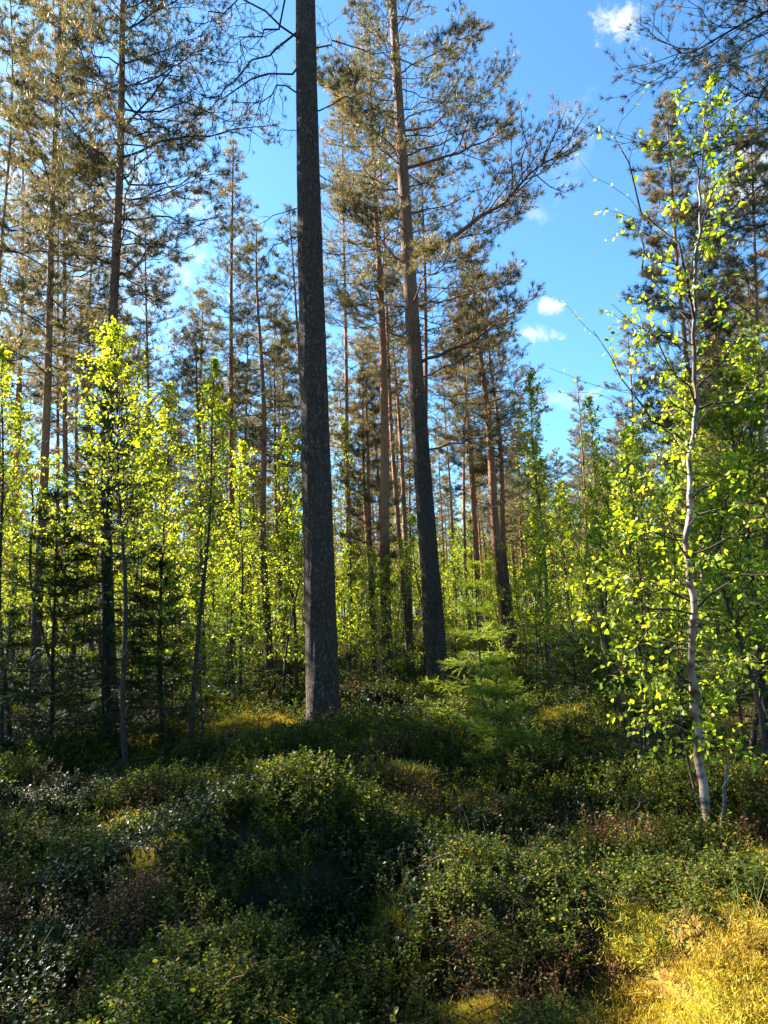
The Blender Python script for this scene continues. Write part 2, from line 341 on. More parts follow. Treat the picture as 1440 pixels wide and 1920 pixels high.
def birchbark():
    m, nt, o = newmat('birch_bark')
    tc = nt.nodes.new('ShaderNodeTexCoord'); mp = nt.nodes.new('ShaderNodeMapping'); nt.links.new(tc.outputs['Object'], mp.inputs[0]); mp.inputs['Scale'].default_value = (8, 8, 12)
    n1 = nt.nodes.new('ShaderNodeTexNoise'); nt.links.new(mp.outputs[0], n1.inputs['Vector']); n1.inputs['Scale'].default_value = 1.2; n1.inputs['Detail'].default_value = 5
    n2 = nt.nodes.new('ShaderNodeTexNoise'); nt.links.new(tc.outputs['Object'], n2.inputs['Vector']); n2.inputs['Scale'].default_value = 6; n2.inputs['Detail'].default_value = 6
    c = mixc(nt, maprange(nt, n2.outputs[0], .42, .56), (.30, .20, .14), (.11, .055, .03))
    c = mixc(nt, maprange(nt, n1.outputs[0], .50, .62), c, (.05, .03, .022))
    sx = nt.nodes.new('ShaderNodeSeparateXYZ'); nt.links.new(tc.outputs['Object'], sx.inputs[0])
    n3 = math_(nt, 'ADD', maprange(nt, sx.outputs[2], 2.2, 3.6), math_(nt, 'MULTIPLY', math_(nt, 'SUBTRACT', n2.outputs[0], .5), .8), clamp=True)
    c = mixc(nt, n3, c, (.08, .05, .035))
    p = nt.nodes.new('ShaderNodeBsdfPrincipled'); nt.links.new(c, p.inputs['Base Color']); p.inputs['Roughness'].default_value = .6
    b = nt.nodes.new('ShaderNodeBump'); b.inputs['Strength'].default_value = .6; b.inputs['Distance'].default_value = .01
    nt.links.new(n1.outputs[0], b.inputs['Height']); nt.links.new(b.outputs[0], p.inputs['Normal']); nt.links.new(p.outputs[0], o.inputs[0]); return m
M_BIRCHB = birchbark()
def groundmat():
    m, nt, o = newmat('forest_floor')
    tc = nt.nodes.new('ShaderNodeTexCoord')
    def no(s, d=6):
        n = nt.nodes.new('ShaderNodeTexNoise'); nt.links.new(tc.outputs['Object'], n.inputs['Vector']); n.inputs['Scale'].default_value = s; n.inputs['Detail'].default_value = d; n.inputs['Roughness'].default_value = .65; return n.outputs[0]
    c = mixc(nt, maprange(nt, no(3), .4, .6), (.02, .013, .007), (.03, .032, .009))
    c = mixc(nt, maprange(nt, no(9), .5, .7), c, (.07, .042, .02))
    c = mixc(nt, maprange(nt, no(45), .55, .75), c, (.12, .08, .045))
    g = mixc(nt, maprange(nt, no(30), .4, .62), (.16, .08, .02), (.30, .22, .03))
    c = mixc(nt, attr(nt), c, g)
    p = nt.nodes.new('ShaderNodeBsdfPrincipled'); nt.links.new(c, p.inputs['Base Color']); p.inputs['Roughness'].default_value = .95; p.inputs['Specular IOR Level'].default_value = .1
    b = nt.nodes.new('ShaderNodeBump'); b.inputs['Strength'].default_value = 1.; b.inputs['Distance'].default_value = .03
    nt.links.new(no(60), b.inputs['Height']); nt.links.new(b.outputs[0], p.inputs['Normal']); nt.links.new(p.outputs[0], o.inputs[0]); return m
M_GROUND = groundmat()

# ------------------------------------------------------------------ ground sheet
def axis(lo, hi, step, far):
    a = list(np.arange(lo, hi, step)); s = step
    x = hi; up = []
    while x < far: up.append(x); s *= 1.12; x += s
    s = step; x = lo - step; dn = []
    while x > -far: dn.append(x); s *= 1.12; x -= s
    return np.array(dn[::-1] + a + up + [far])
gx = axis(-7, 7, .06, 500); gy = axis(1.0, 14, .06, 500)
GX, GY = np.meshgrid(gx, gy); GZ = ground(GX, GY) + (fbm(GX, GY, .16, 2, 60) - .5) * .07 * (np.abs(GX) < 8) * (np.abs(GY - 7) < 8)
ny, nx = GX.shape; idx = np.arange(nx * ny).reshape(ny, nx)
g = Acc(); g.add(np.stack([GX, GY, GZ], -1), np.stack([idx[:-1, :-1], idx[:-1, 1:], idx[1:, 1:], idx[1:, :-1]], -1).reshape(-1, 4), moss_mask(GX, GY).ravel())
go = g.build('ground', M_GROUND, smooth=True); go['kind'] = 'structure'

# ------------------------------------------------------------------ things
def thing(name, label, cat, loc, group=None):
    o = bpy.data.objects.new(name, None); col.objects.link(o); o.location = loc; o.empty_display_size = .2
    o['label'] = label; o['category'] = cat
    if group: o['group'] = group
    return o
def copy_tree(src, loc, rz, sc, label, group):
    r_ = src.copy(); col.objects.link(r_); r_.location = loc; r_.rotation_euler = (0, 0, rz); r_.scale = sc
    r_['label'] = label; r_['group'] = group
    for c in src.children:
        d = c.copy(); col.objects.link(d); d.parent = r_
        for e in c.children:
            f = e.copy(); col.objects.link(f); f.parent = d
    return r_
def axis_fn(H, lean, wob, seed):
    g = np.random.default_rng(seed); ph = g.random(4) * 6.28; am = g.normal(0, 1, 4) * wob
    def ax(z):
        z = np.asarray(z, float); t = z / H
        x = lean[0] * t + am[0] * np.sin(t * 5 + ph[0]) + am[1] * np.sin(t * 11 + ph[1]) * .4
        y = lean[1] * t + am[2] * np.sin(t * 5 + ph[2]) + am[3] * np.sin(t * 11 + ph[3]) * .4
        x0 = am[0] * np.sin(ph[0]) + am[1] * np.sin(ph[1]) * .4; y0 = am[2] * np.sin(ph[2]) + am[3] * np.sin(ph[3]) * .4
        return np.stack([x - x0, y - y0, z], -1)
    return ax
def trunk_mesh(ax, H, r0, sides, segs, rough=.04, flare=.25, top=.12, z0=-.25, seed=0, pw=.85):
    z = z0 + (H - z0) * (np.arange(segs + 1) / segs) ** 1.0
    t = np.clip(z / H, 0, 1)
    r_ = r0 * ((1 - t) ** pw * (1 - top) + top) * (1 + flare * np.exp(-np.clip(z, 0, 9) / .22)) 
    r_[-1] = .004
    th = np.arange(sides) / sides * 2 * np.pi
    TT, ZZ = np.meshgrid(th, z)
    n = fbm(np.cos(TT) * 5 * r0 / .2 + 30 + np.sin(TT) * 3, ZZ * 2.2 + np.sin(TT) * 5 * r0 / .2, .8, 4, seed)
    rr = r_[:, None] * (1 + (n - .5) * 2 * rough)
    c = ax(z)
    V = c[:, None] + np.stack([np.cos(TT) * rr, np.sin(TT) * rr, 0 * rr], -1)
    idx = np.arange(V.shape[0] * sides).reshape(-1, sides)
    q = np.stack([idx[:-1], np.roll(idx[:-1], -1, 1), np.roll(idx[1:], -1, 1), idx[1:]], -1).reshape(-1, 4)
    a = Acc(); a.add(V, q); return a
def pine_branches(P0, D, L, rng, m2=7, m3=4, n1=7, ts=.13, tufts=TUFTS, up=.12, k3=3, r1=.014, tdens=1., s0=.22, jit=.035, bare=0.):
    """wood and needles of a set of pine branches"""
    wood, ndl = Acc(), Acc()
    P1 = lines(P0, D, L, n1, up, jit, rng)
    tp = np.linspace(1, .18, n1)[None]
    tubes(wood, P1, (r1 * (L / 1.6) ** .8)[:, None] * tp + .0015, 5)
    P2, L2 = sub(P1, L, m2, s0, .97, 48, .52, 5, .10, .045, rng, True)
    tubes(wood, P2, (r1 * .35 * (L2 / .6) ** .6)[:, None] * np.linspace(1, .4, 5)[None] + .0008, k3)
    P3, L3 = sub(P2, L2, m3, .25, .98, 42, .5, 3, .12, .05, rng, True, .4)
    tubes(wood, P3, np.full((len(P3), 1), .0028) * np.linspace(1, .5, 3)[None], 3)
    pos = []; dr = []; kp = []; q = np.clip(L / (.55 * L.max()), .16, 1)
    for P, ts_, kk in ((P1, (.86, 1.), q * 0 + 1), (P2, (.7, 1.), np.repeat(q, m2)), (P3, (.55, 1.), np.repeat(q, m2 * m3))):
        a, b = along(P, ts_); pos.append(a); dr.append(b); kp.append(np.tile(kk, len(ts_)))
    pos = np.concatenate(pos); dr = np.concatenate(dr)
    keep = rng.random(len(pos)) < tdens * np.concatenate(kp); pos = pos[keep]; dr = dr[keep]
    if bare: pass
    dr = nrm(dr + np.array([0, 0, .25]) + rng.normal(0, .22, dr.shape))
    wch = rng.integers(0, len(tufts), len(pos))
    for i, (tv, tf) in enumerate(tufts):
        s = wch == i
        if s.any(): stamp(ndl, tv, tf, pos[s], dr[s], rng.normal(0, 1, (s.sum(), 3)), ts * rng.uniform(.75, 1.25, s.sum()), rng)
    return wood, ndl
def crown_arrays(ax, H, z0, Rm, nb, rng, dirbias=None, lo=-6, hi=42, pw=.7):
    f = (np.arange(nb) + rng.random(nb)) / nb; f = f ** .95
    z = z0 + (H - z0) * f * .985; az = np.arange(nb) * 2.39996 + rng.normal(0, .4, nb)
    prof = (.5 + .5 * np.minimum(1, f / .22)) * (1 - f) ** pw + .06
    L = Rm * prof * rng.uniform(.6, 1.2, nb)
    if dirbias is not None: L = L * (1 + dirbias[2] * np.cos(az - math.atan2(dirbias[1], dirbias[0])))
    el = R(lo) + (R(hi) - R(lo)) * f + rng.normal(0, .14, nb)
    D = np.stack([np.cos(az) * np.cos(el), np.sin(az) * np.cos(el), np.sin(el)], -1)
    return ax(z), D, L
def dead_sticks(ax, za, zb, n, Lm, rng, r=.009, droop=-.25, acc=None):
    a = acc or Acc(); z = rng.uniform(za, zb, n); az = rng.random(n) * 6.283; el = rng.normal(-.05, .25, n)
    D = np.stack([np.cos(az) * np.cos(el), np.sin(az) * np.cos(el), np.sin(el)], -1); L = Lm * rng.uniform(.25, 1, n)
    P = lines(ax(z), D, L, 6, droop, .05, rng); tubes(a, P, r * (L / Lm)[:, None] ** .5 * np.linspace(1, .3, 6)[None], 4)
    P2, L2 = sub(P, L, 3, .35, .95, 50, .4, 4, -.15, .06, rng, False); tubes(a, P2, np.full((len(P2), 1), r * .3) * np.linspace(1, .4, 4)[None], 3)
    return a
def make_pine(base, H, r0, lean, z0, Rm, label, seed, nb=60, m2=7, m3=4, ts=.13, far=False, bark=None, group=None, dead=14, bias=None,
              name='pine_tree', hi=42, pw=.7, wob=.06, tdens=.78, zd=None, merge=False):
    rng = np.random.default_rng(seed); ax = axis_fn(H, lean, wob, seed)
    t = thing(name, label, 'pine tree', base, group)
    trunk_mesh(ax, H, r0, 14 if not far else 8, 60 if not far else 24, seed=seed, flare=.3).build('trunk', bark or M_BARK3, t, True)
    P0, D, L = crown_arrays(ax, H, z0, Rm, nb, rng, bias, hi=hi, pw=pw)
    wd, nd = pine_branches(P0, D, L, rng, m2, m3, ts=ts, tufts=TUFTS_FAR if far else TUFTS, r1=.012 + r0 * .03, tdens=tdens)
    if merge: dead_sticks(ax, z0 * .45, z0 * 1.15, dead, Rm * .75, rng, acc=wd)
    c = nd.build('crown', M_NEEDLE, t); wd.build('branches', M_TWIG, c)
    if not merge:
        for _ in range(dead): dead_sticks(ax, z0 * .45, z0 * 1.15, 1, Rm * .75, rng).build('dead_branch', M_TWIG, t)
    return t

def spec(bx, d, w_, ref, top=None, H=None):
    """base pixel, distance, trunk width in pixels, a pixel lying on the trunk, top pixel row or height -> world numbers"""
    b = base_at(bx, d); p = on_plane(ref[0], ref[1], d); dx = (p[0] - b[0]) / (p[2] - b[2])
    if H is None: H = on_plane(ref[0], top, d)[2] - b[2]
    return b, H, w_ / FPX * d / 2, (dx * H, 0)

# ---- hero pine 1: thick central trunk
b, H, r0, lean = spec(608, 9.5, 62, (572, 0), H=19)
hero1 = thing('pine_tree', 'thickest pine, bare grey fissured trunk rising left of the middle behind the dark mound', 'pine tree', b)
lean = (lean[0], .2); ax1 = axis_fn(H, lean, .03, 1)
trunk_mesh(ax1, H, r0, 72, 420, rough=.055, flare=.28, top=.3, seed=4, pw=.8).build('trunk', M_BARK1, hero1, True)
rng = np.random.default_rng(101)
def own_branch(parent, name, P0, D, L, rad, seed, up=-.3, leafy=0., m=5, bark=M_TWIG, jit=.06, nn=9, ts=.1):
    g = np.random.default_rng(seed); a = Acc(); P = lines(np.array([P0]), np.array([D]), np.array([L]), nn, up, jit, g)
    tubes(a, P, rad * np.linspace(1, .25, nn)[None], 6)
    P2, L2 = sub(P, np.array([L]), m * 2, .2, .98, 50, .5, 6, up * .5, .07, g, False); tubes(a, P2, rad * .4 * np.linspace(1, .35, 6)[None] * np.ones((len(P2), 1)), 4)
    P3, L3 = sub(P2, L2, m, .2, .98, 50, .55, 4, up * .4, .07, g, False); tubes(a, P3, rad * .2 * np.linspace(1, .5, 4)[None] * np.ones((len(P3), 1)), 3)
    o = a.build(name, bark, parent)
    if leafy:
        nd = Acc(); pos, dr = along(np.concatenate([P3]), (.6, 1.)); k = g.random(len(pos)) < leafy; pos, dr = pos[k], dr[k]
        wch = g.integers(0, 4, len(pos))
        for i, (tv, tf) in enumerate(TUFTS):
            s = wch == i
            if s.any(): stamp(nd, tv, tf, pos[s], nrm(dr[s] + g.normal(0, .2, dr[s].shape)), g.normal(0, 1, (s.sum(), 3)), ts * g.uniform(.8, 1.2, s.sum()), g)
        nd.build('needles', M_NEEDLE, o)
    return o
# bare and sparse branches on the central trunk: height, azimuth (deg; 180 = left), length, elevation, droop, leafiness
for i, (z, az, L, el, up, lf) in enumerate([
        (6.9, 178, .75, 5, -.75, 0), (7.4, 190, .65, -10, -.5, 0), (6.35, 186, .8, -30, -.3, 0), (8.5, 165, .5, -5, -.5, 0), (9.1, 200, 1.3, 0, -.45, .15),
        (9.7, 170, 1.9, -5, -.4, .25), (10.2, 185, 1.9, -8, -.35, .35), (10.7, 175, 2.1, 5, -.35, .4), (11.3, 195, 2.1, 5, -.3, .5), (9.9, 215, 1.6, 0, -.4, .3),
        (6.6, 5, .6, 15, -.5, 0), (8.8, -15, 1.0, 10, -.6, .1), (9.8, 10, 1.5, 8, -.5, .2), (10.8, -8, 1.6, 8, -.5, .3), (7.9, 30, .55, -20, -.3, 0),
        (11.8, 180, 2.2, 10, -.3, .6), (12.2, 0, 1.8, 10, -.3, .5), (5.6, 10, .4, 20, -.5, 0), (5.2, 176, .45, -25, -.4, 0)]):
    a, e = R(az), R(el)
    own_branch(hero1, 'branch' if lf else 'dead_branch', ax1(z), [math.cos(a) * math.cos(e), math.sin(a) * math.cos(e), math.sin(e)], L, .006 + .006 * L, 300 + i, up, lf, 3 if L < .7 else 5)
P0, D, L = crown_arrays(ax1, H, 12.4, 2.6, 40, rng)
wd, nd = pine_branches(P0, D, L, rng, 7, 4, ts=.13, tufts=TUFTS_FAR); c = nd.build('crown', M_NEEDLE, hero1); wd.build('branches', M_TWIG, c)

# ---- hero pine 2: right of middle with the long limb
b, H, r0, lean = spec(824, 13.2, 40, (745, 0), H=17)
hero2 = thing('pine_tree', 'tall pine whose long limb reaches right into the open sky', 'pine tree', b)
ax2 = axis_fn(H, lean, .025, 2)
trunk_mesh(ax2, H, r0, 40, 220, rough=.05, flare=.28, top=.18, seed=8, pw=.85).build('trunk', M_BARK2, hero2, True)
def limb(parent, ax, tip_px, z, d_tip, L_over, seed, m2=9, m3=5, up=.1, r1=.022, ts=.12, base=None):
    """big living limb from trunk height z towards the point seen at tip_px"""
    g = np.random.default_rng(seed); p0 = ax(z); tip = on_plane(*tip_px, d_tip) - base
    v = tip - p0; L = np.linalg.norm(v); v = v / L; v = v - np.array([0, 0, up]); v /= np.linalg.norm(v)
    wd, nd = pine_branches(p0[None], v[None], np.array([L]), g, m2, m3, 10, ts=ts, up=up, r1=r1, s0=.35, jit=.02)
    o = wd.build('limb', M_BARK2, parent); nd.build('needles', M_NEEDLE, o)
bb = b
for i, (tx, ty, zt, dt, m2_) in enumerate([
        (1050, 310, 8.3, 12.2, 16), (945, 225, 10.2, 12.6, 12), (965, 590, 6.2, 12.6, 11), (925, 505, 7.3, 13.6, 11), (940, 400, 8.6, 14.2, 12),
        (870, 60, 12.2, 12.8, 12), (640, 210, 10.2, 12.6, 10), (655, 400, 8.2, 12.8, 9), (905, 150, 11.0, 14, 12), (660, 560, 6.7, 13.9, 9), (955, 790, 4.6, 12.6, 4),
        (840, 480, 7.4, 11.2, 9), (620, 120, 11.2, 12.6, 11), (900, 640, 5.9, 14.4, 8)]):
    limb(hero2, ax2, (tx, ty), zt, dt, 1, 400 + i, int(m2_ * 1.4), 7, .12, .018 + .012 * (i < 3), .17, bb)
rng = np.random.default_rng(102)
P0, D, L = crown_arrays(ax2, H, 8.4, 2.0, 62, rng, lo=0)
wd, nd = pine_branches(P0, D, L, rng, 7, 4, ts=.13); c = nd.build('crown', M_NEEDLE, hero2); wd.build('branches', M_TWIG, c)
for _ in range(24): dead_sticks(ax2, 3.6, 9, 1, 1.3, rng, .011, -.1).build('dead_branch', M_TWIG, hero2)

# ---- the other pines that can be told apart
PINES = [  # base px, dist, width px, ref px, top row / H, crown base frac, crown radius, branches, label, bark, bias
    (210, 10.8, 26, (225, 60), dict(H=16), .42, 1.9, 120, 'straight dark pine at left behind the dark spruce, crown cut off by the top', M_BARK2, (1, 0, .25)),
    (60, 12.0, 20, (100, 400), dict(H=15), .36, 1.7, 70, 'leaning red-barked pine near the left edge with its crown out of the top', M_BARK3, None),
    (-18, 13.0, 11, (6, 230), dict(H=15.5), .35, 1.5, 60, 'pine cut by the left edge of the view', M_BARK3, None),
    (124, 17.5, 14, (118, 640), dict(top=110), .4, 1.7, 60, 'pine with forked-looking red trunk second behind the leaning pine at far left', M_BARK3, None),
    (102, 20.5, 9, (108, 760), dict(top=250), .5, 1.6, 45, 'thin pine in the gap between the two leftmost red trunks', M_BARK3, None),
    (292, 18, 10, (275, 500), dict(top=385), .35, 1.45, 60, 'slim pine just right of the straight dark pine, pointed crown', M_BARK3, None),
    (435, 19.5, 15, (438, 480), dict(top=255), .42, 1.35, 75, 'slender pine with a sharp spire top alone against the blue left of the thick trunk', M_BARK3, None),
    (506, 17, 16, (490, 620), dict(top=420), .45, 1.3, 60, 'red-barked pine between the spire pine and the thick trunk', M_BARK3, None),
    (582, 19, 12, (547, 520), dict(top=385), .40, 1.45, 60, 'leaning thin pine whose trunk emerges from behind the thick trunk on its left', M_BARK3, None),
    (728, 15.4, 22, (704, 480), dict(H=15.5), .52, 1.75, 85, 'orange-barked pine midway between the thick trunk and the pine with the long limb', M_BARK3, None),
    (702, 16.2, 13, (688, 830), dict(top=690), .3, .9, 45, 'short thin pine hard against the left of the orange-barked pine', M_BARK3, None),
    (768, 19, 11, (738, 760), dict(top=250), .5, 1.7, 60, 'thin pine just left of the long-limbed pine, lit on its bark', M_BARK3, None),
    (803, 15.6, 13, (783, 480), dict(H=13), .55, 1.5, 50, 'thinner pine pressed close behind the long-limbed pine', M_BARK2, None),
    (956, 18.5, 22, (905, 690), dict(top=470), .48, 1.6, 75, 'stout leaning pine right of the long-limbed pine, bare below its flat crown', M_BARK3, None),
    (968, 21, 13, (932, 780), dict(top=520), .45, 1.4, 50, 'slimmer pine directly behind the stout leaning pine', M_BARK3, None),
    (1312, 13.5, 15, (1258, 520), dict(top=165), .30, 1.35, 80, 'pine leaning left behind the white birch at right, tall ragged crown', M_BARK3, (-1, 0, .15)),
    (1372, 16, 11, (1335, 600), dict(top=330), .42, 1.5, 60, 'pine right of the white birch, red trunk showing above the leaves', M_BARK3, None),
    (1212, 22, 9, (1182, 720), dict(top=590), .2, 1.5, 55, 'low broad pine at the right side of the sky gap', M_BARK3, None),
    (1108, 27, 7, (1085, 800), dict(top=705), .2, 1.3, 40, 'far small-topped pine at the bottom of the sky gap', M_BARK3, None),
    (384, 17.5, 11, (366, 760), dict(top=600), .4, 1.2, 45, 'pine behind the slim birch left of the spire pine', M_BARK3, None),
    (470, 25, 8, (468, 850), dict(top=560), .45, 1.4, 40, 'distant pine in line right of the spire pine', M_BARK3, None),
    (532, 23, 9, (527, 930), dict(top=540), .45, 1.4, 40, 'distant pine showing low between the red-barked pine and the thick trunk', M_BARK3, None),
    (886, 25, 8, (872, 830), dict(top=560), .5, 1.5, 40, 'left one of a close pair of thin pines in front of the far birch wood', M_BARK3, None),
    (902, 25.5, 9, (880, 860), dict(top=590), .5, 1.5, 40, 'right one of a close pair of thin pines in front of the far birch wood', M_BARK3, None),
    (857, 31, 6, (845, 930), dict(top=600), .5, 1.5, 35, 'very thin distant pine just right of the long-limbed pine', M_BARK3, None),
    (1450, 13, 13, (1420, 500), dict(H=10.5), .35, 1.5, 60, 'pine at the right edge behind the overhanging boughs', M_BARK3, None),
    (20, 19, 10, (32, 500), dict(top=60), .35, 1.6, 60, 'pine filling the upper left corner with brown-green needles', M_BARK3, None),
    (660, 24, 10, (650, 700), dict(top=60), .42, 1.9, 70, 'tall pine far behind between the thick trunk and the orange-barked pine', M_BARK3, None),
    (170, 22, 10, (175, 600), dict(top=180), .35, 1.6, 60, 'pine behind and left of the straight dark pine', M_BARK3, None),
]
for i, (bx, d, w_, ref, tp, zf, Rm, nb, lab, bk, bias) in enumerate(PINES):
    b, H, r0, lean = spec(bx, d, w_, ref, **tp)
    make_pine(b, H, r0, lean, H * zf, Rm, lab, 500 + i, nb, 6 if d > 14 else 8, 4 if d > 14 else 5, ts=.15 if d < 14 else .16, far=d > 14, bark=bk, bias=bias,
              dead=22 if d < 22 else 10, pw=.75)
# ---- pine just outside the right edge with boughs reaching in
rb = np.array([4.9, 6.6, float(ground(4.9, 6.6))]); hr = thing('pine_tree', 'nearby pine past the right edge whose dark boughs hang into the top right corner', 'pine tree', rb)
axr = axis_fn(13, (.2, 0), .04, 77); trunk_mesh(axr, 13, .13, 24, 120, seed=5).build('trunk', M_BARK2, hr, True)
for i, (tx, ty, z, dt) in enumerate([(1245, 40, 7.6, 6.2), (1262, 330, 6.6, 6.6), (1300, 210, 7.0, 6.0), (1370, 400, 5.6, 6.4), (1330, 90, 7.9, 6.8), (1400, 300, 6.3, 5.8), (1290, -40, 8.4, 6.4), (1400, 470, 5.0, 6.6), (1380, 10, 8.0, 6.)]):
    g_ = np.random.default_rng(600 + i); p0 = axr(z); v = on_plane(tx, ty, dt) - rb - p0; L = np.linalg.norm(v); v = v / L + np.array([0, 0, .22])
    wd, nd = pine_branches(p0[None], nrm(v)[None], np.array([L * 1.02]), g_, 18, 6, 12, ts=.10, up=-.2, r1=.013, s0=.2, jit=.03, tdens=.9)
    o = wd.build('bough', M_TWIG, hr); nd.build('needles', M_NEEDLE, o)
P0, D, L = crown_arrays(axr, 13, 8.0, 1.7, 36, np.random.default_rng(9))
wd, nd = pine_branches(P0, D, L, np.random.default_rng(9), 6, 4, ts=.13, tufts=TUFTS_FAR); c = nd.build('crown', M_NEEDLE, hr); wd.build('branches', M_TWIG, c)

# ------------------------------------------------------------------ birches
def make_birch(base, H, r0, lean, z0, Rm, label, seed, nb=50, m2=5, lsz=.05, lpb=5, group=None, name='birch_tree', wob=.06, bark=None, el=(35, 65),
               sides=10, cat='birch tree', extra=None, pw=.6, mat=None, zp=1., axf=None):
    rng = np.random.default_rng(seed); ax = axf or axis_fn(H, lean, wob, seed); t = thing(name, label, cat, base, group)
    trunk_mesh(ax, H, r0, sides, 60 if sides > 8 else 20, rough=.05, flare=.3, top=.06, seed=seed).build('trunk', bark or M_BIRCHB, t, True)
    f = ((np.arange(nb) + rng.random(nb)) / nb) ** zp; z = z0 + (H - z0) * f * .98; az = np.arange(nb) * 2.39996 + rng.normal(0, .5, nb)
    L = Rm * ((.55 + .45 * np.minimum(1, f / .25)) * (1 - f) ** pw + .12) * rng.uniform(.6, 1.25, nb)
    e = R(el[0]) + (R(el[1]) - R(el[0])) * f + rng.normal(0, .2, nb); D = np.stack([np.cos(az) * np.cos(e), np.sin(az) * np.cos(e), np.sin(e)], -1)
    P0 = ax(z)
    if extra:
        for (zz, v) in extra:
            v = np.array(v, float) * .85; P0 = np.vstack([P0, ax(zz)[None]]); D = np.vstack([D, nrm(v)[None]]); L = np.append(L, np.linalg.norm(v))
    wood, lv = Acc(), Acc()
    P1 = lines(P0, D, L, 7, -.18, .045, rng); tubes(wood, P1, (.004 + r0 * .10 * (L / Rm))[:, None] * np.linspace(1, .25, 7)[None], 4)
    P2, L2 = sub(P1, L, m2, .2, .97, 42, .55, 5, -.12, .05, rng, False); tubes(wood, P2, np.full((len(P2), 1), .0028) * np.linspace(1, .4, 5)[None], 3)
    a1, b1 = along(P1, np.linspace(.35, 1, lpb)); a2, b2 = along(P2, np.linspace(.15, 1, lpb))
    pos = np.concatenate([a1, a2]); dr = np.concatenate([b1, b2]); n = len(pos)
    dr = nrm(dr * .5 + rng.normal(0, .55, (n, 3)) + np.array([0, 0, -.35])); pos = pos + rng.normal(0, .3, (n, 3)) * lsz
    Z = nrm(rng.normal(0, .55, (n, 3)) + np.array([0, 0, .7]))
    stamp(lv, LEAF_V, LEAF_F, pos, dr, Z, lsz * rng.uniform(.6, 1.2, n), rng)
    c = lv.build('crown', mat or M_BIRCH, t); wood.build('branches', M_SAPLING, c)
    return t
# hero white birch at right
b = base_at(1328, 5.15); H = 5.6
p = on_plane(1303, 700, 5.15); lean = ((p[0] - b[0]) / (p[2] - b[2]) * H * 1.1, .1)
def vec_to(px, py, d, base, p0): return on_plane(px, py, d) - base - p0
PATH = [(1328, 1490), (1311, 1400), (1299, 1280), (1299, 1150), (1288, 1000), (1293, 900), (1302, 780), (1306, 700), (1299, 600), (1309, 450), (1316, 300), (1328, 150)]
pp = np.array([on_plane(x, y, 5.15 + .12 * math.sin(i * 1.3)) - b for i, (x, y) in enumerate(PATH)]); pp[0] = (0, 0, 0); H = pp[-1][2]
def axb(z):
    z = np.asarray(z, float); o = np.stack([np.interp(z, pp[:, 2], pp[:, 0]), np.interp(z, pp[:, 2], pp[:, 1]), z], -1)
    w_ = .012 * np.sin(z * 9) + .008 * np.sin(z * 21); o[..., 0] += w_; return o
ex = [(2.7, vec_to(1100, 395, 5.1, b, axb(2.7))), (3.0, vec_to(1095, 520, 4.8, b, axb(3.0)) * .9), (3.6, vec_to(1165, 95, 5.1, b, axb(3.6))), (3.1, vec_to(1430, 560, 5, b, axb(3.1))),
      (1.0, vec_to(1150, 1200, 4.7, b, axb(1.0))), (.9, vec_to(1160, 1290, 4.8, b, axb(.9))), (1.5, vec_to(1050, 1050, 4.7, b, axb(1.5))), (2.0, vec_to(1150, 900, 4.8, b, axb(2.0))),
      (.8, vec_to(1440, 1150, 5.0, b, axb(.8)) * .8), (3.4, vec_to(1180, 300, 5.4, b, axb(3.4)))]
make_birch(b, H, .030, lean, .55, .66, 'nearest white-barked birch at right with large backlit yellow-green leaves', 700, nb=66, m2=6, lsz=.044, lpb=6, axf=axb,
           sides=24, extra=ex, el=(20, 60), pw=.35, zp=1.6)
BIR = [  # base px, dist, ref px, top row, radius, crown base, leaves factor, label
    (243, 8.2, (208, 900), 622, 1.0, .46, 85, 'full birch with the brightest yellow-green crown at left in front of the straight dark pine'),
    (352, 9.2, (385, 1000), 672, .55, .42, 50, 'slim birch with a crooked dark stem right of the dark spruce'),
    (20, 9.5, (8, 900), 655, .9, .3, 60, 'leafy birch cut by the left edge'),
    (95, 11, (40, 840), 760, .7, .4, 45, 'birch with a kinked dark stem near the left edge'),
    (1042, 13.5, (1014, 950), 690, .75, .25, 85, 'columnar birch with a narrow bright crown left of the sky gap'),
    (1140, 15.5, (1108, 900), 745, .85, .2, 80, 'round-topped birch just under the lowest part of the sky'),
    (1210, 10, (1195, 950), 800, .8, .3, 70, 'birch in the thicket left of the nearest birch'),
    (1408, 7.6, (1395, 900), 640, .85, .28, 70, 'birch with a dark stem right of the nearest birch'),
    (1300, 9.2, (1290, 900), 700, .8, .25, 70, 'birch hidden close behind the nearest birch'),
    (450, 13, (462, 900), 830, .7, .3, 55, 'small birch with bright tips right of the slim crooked birch'),
    (556, 14, (545, 950), 800, .7, .3, 60, 'young birch glowing left of the thick trunk'),
    (655, 18, (650, 950), 780, .8, .3, 55, 'young birch glowing right of the thick trunk'),
    (300, 12, (300, 900), 720, .8, .35, 60, 'birch between the bright full birch and the slim crooked one'),
    (1030, 17, (1020, 1000), 820, .8, .2, 55, 'birch behind the columnar birch'),
    (1425, 6.4, (1440, 900), 850, .6, .3, 50, 'leafy birch at the right edge'),
]
for i, (bx, d, ref, top, Rm, zf, nb, lab) in enumerate(BIR):
    b, H, _, lean = spec(bx, d, 10, ref, top=top)
    make_birch(b, H, .018 + .003 * H, lean, H * zf, Rm, lab, 720 + i, nb, 6, .045 if d < 12 else .052, 6, wob=.08, sides=10, bark=M_BIRCHB if i in (4, 5, 8) else M_SAPLING)
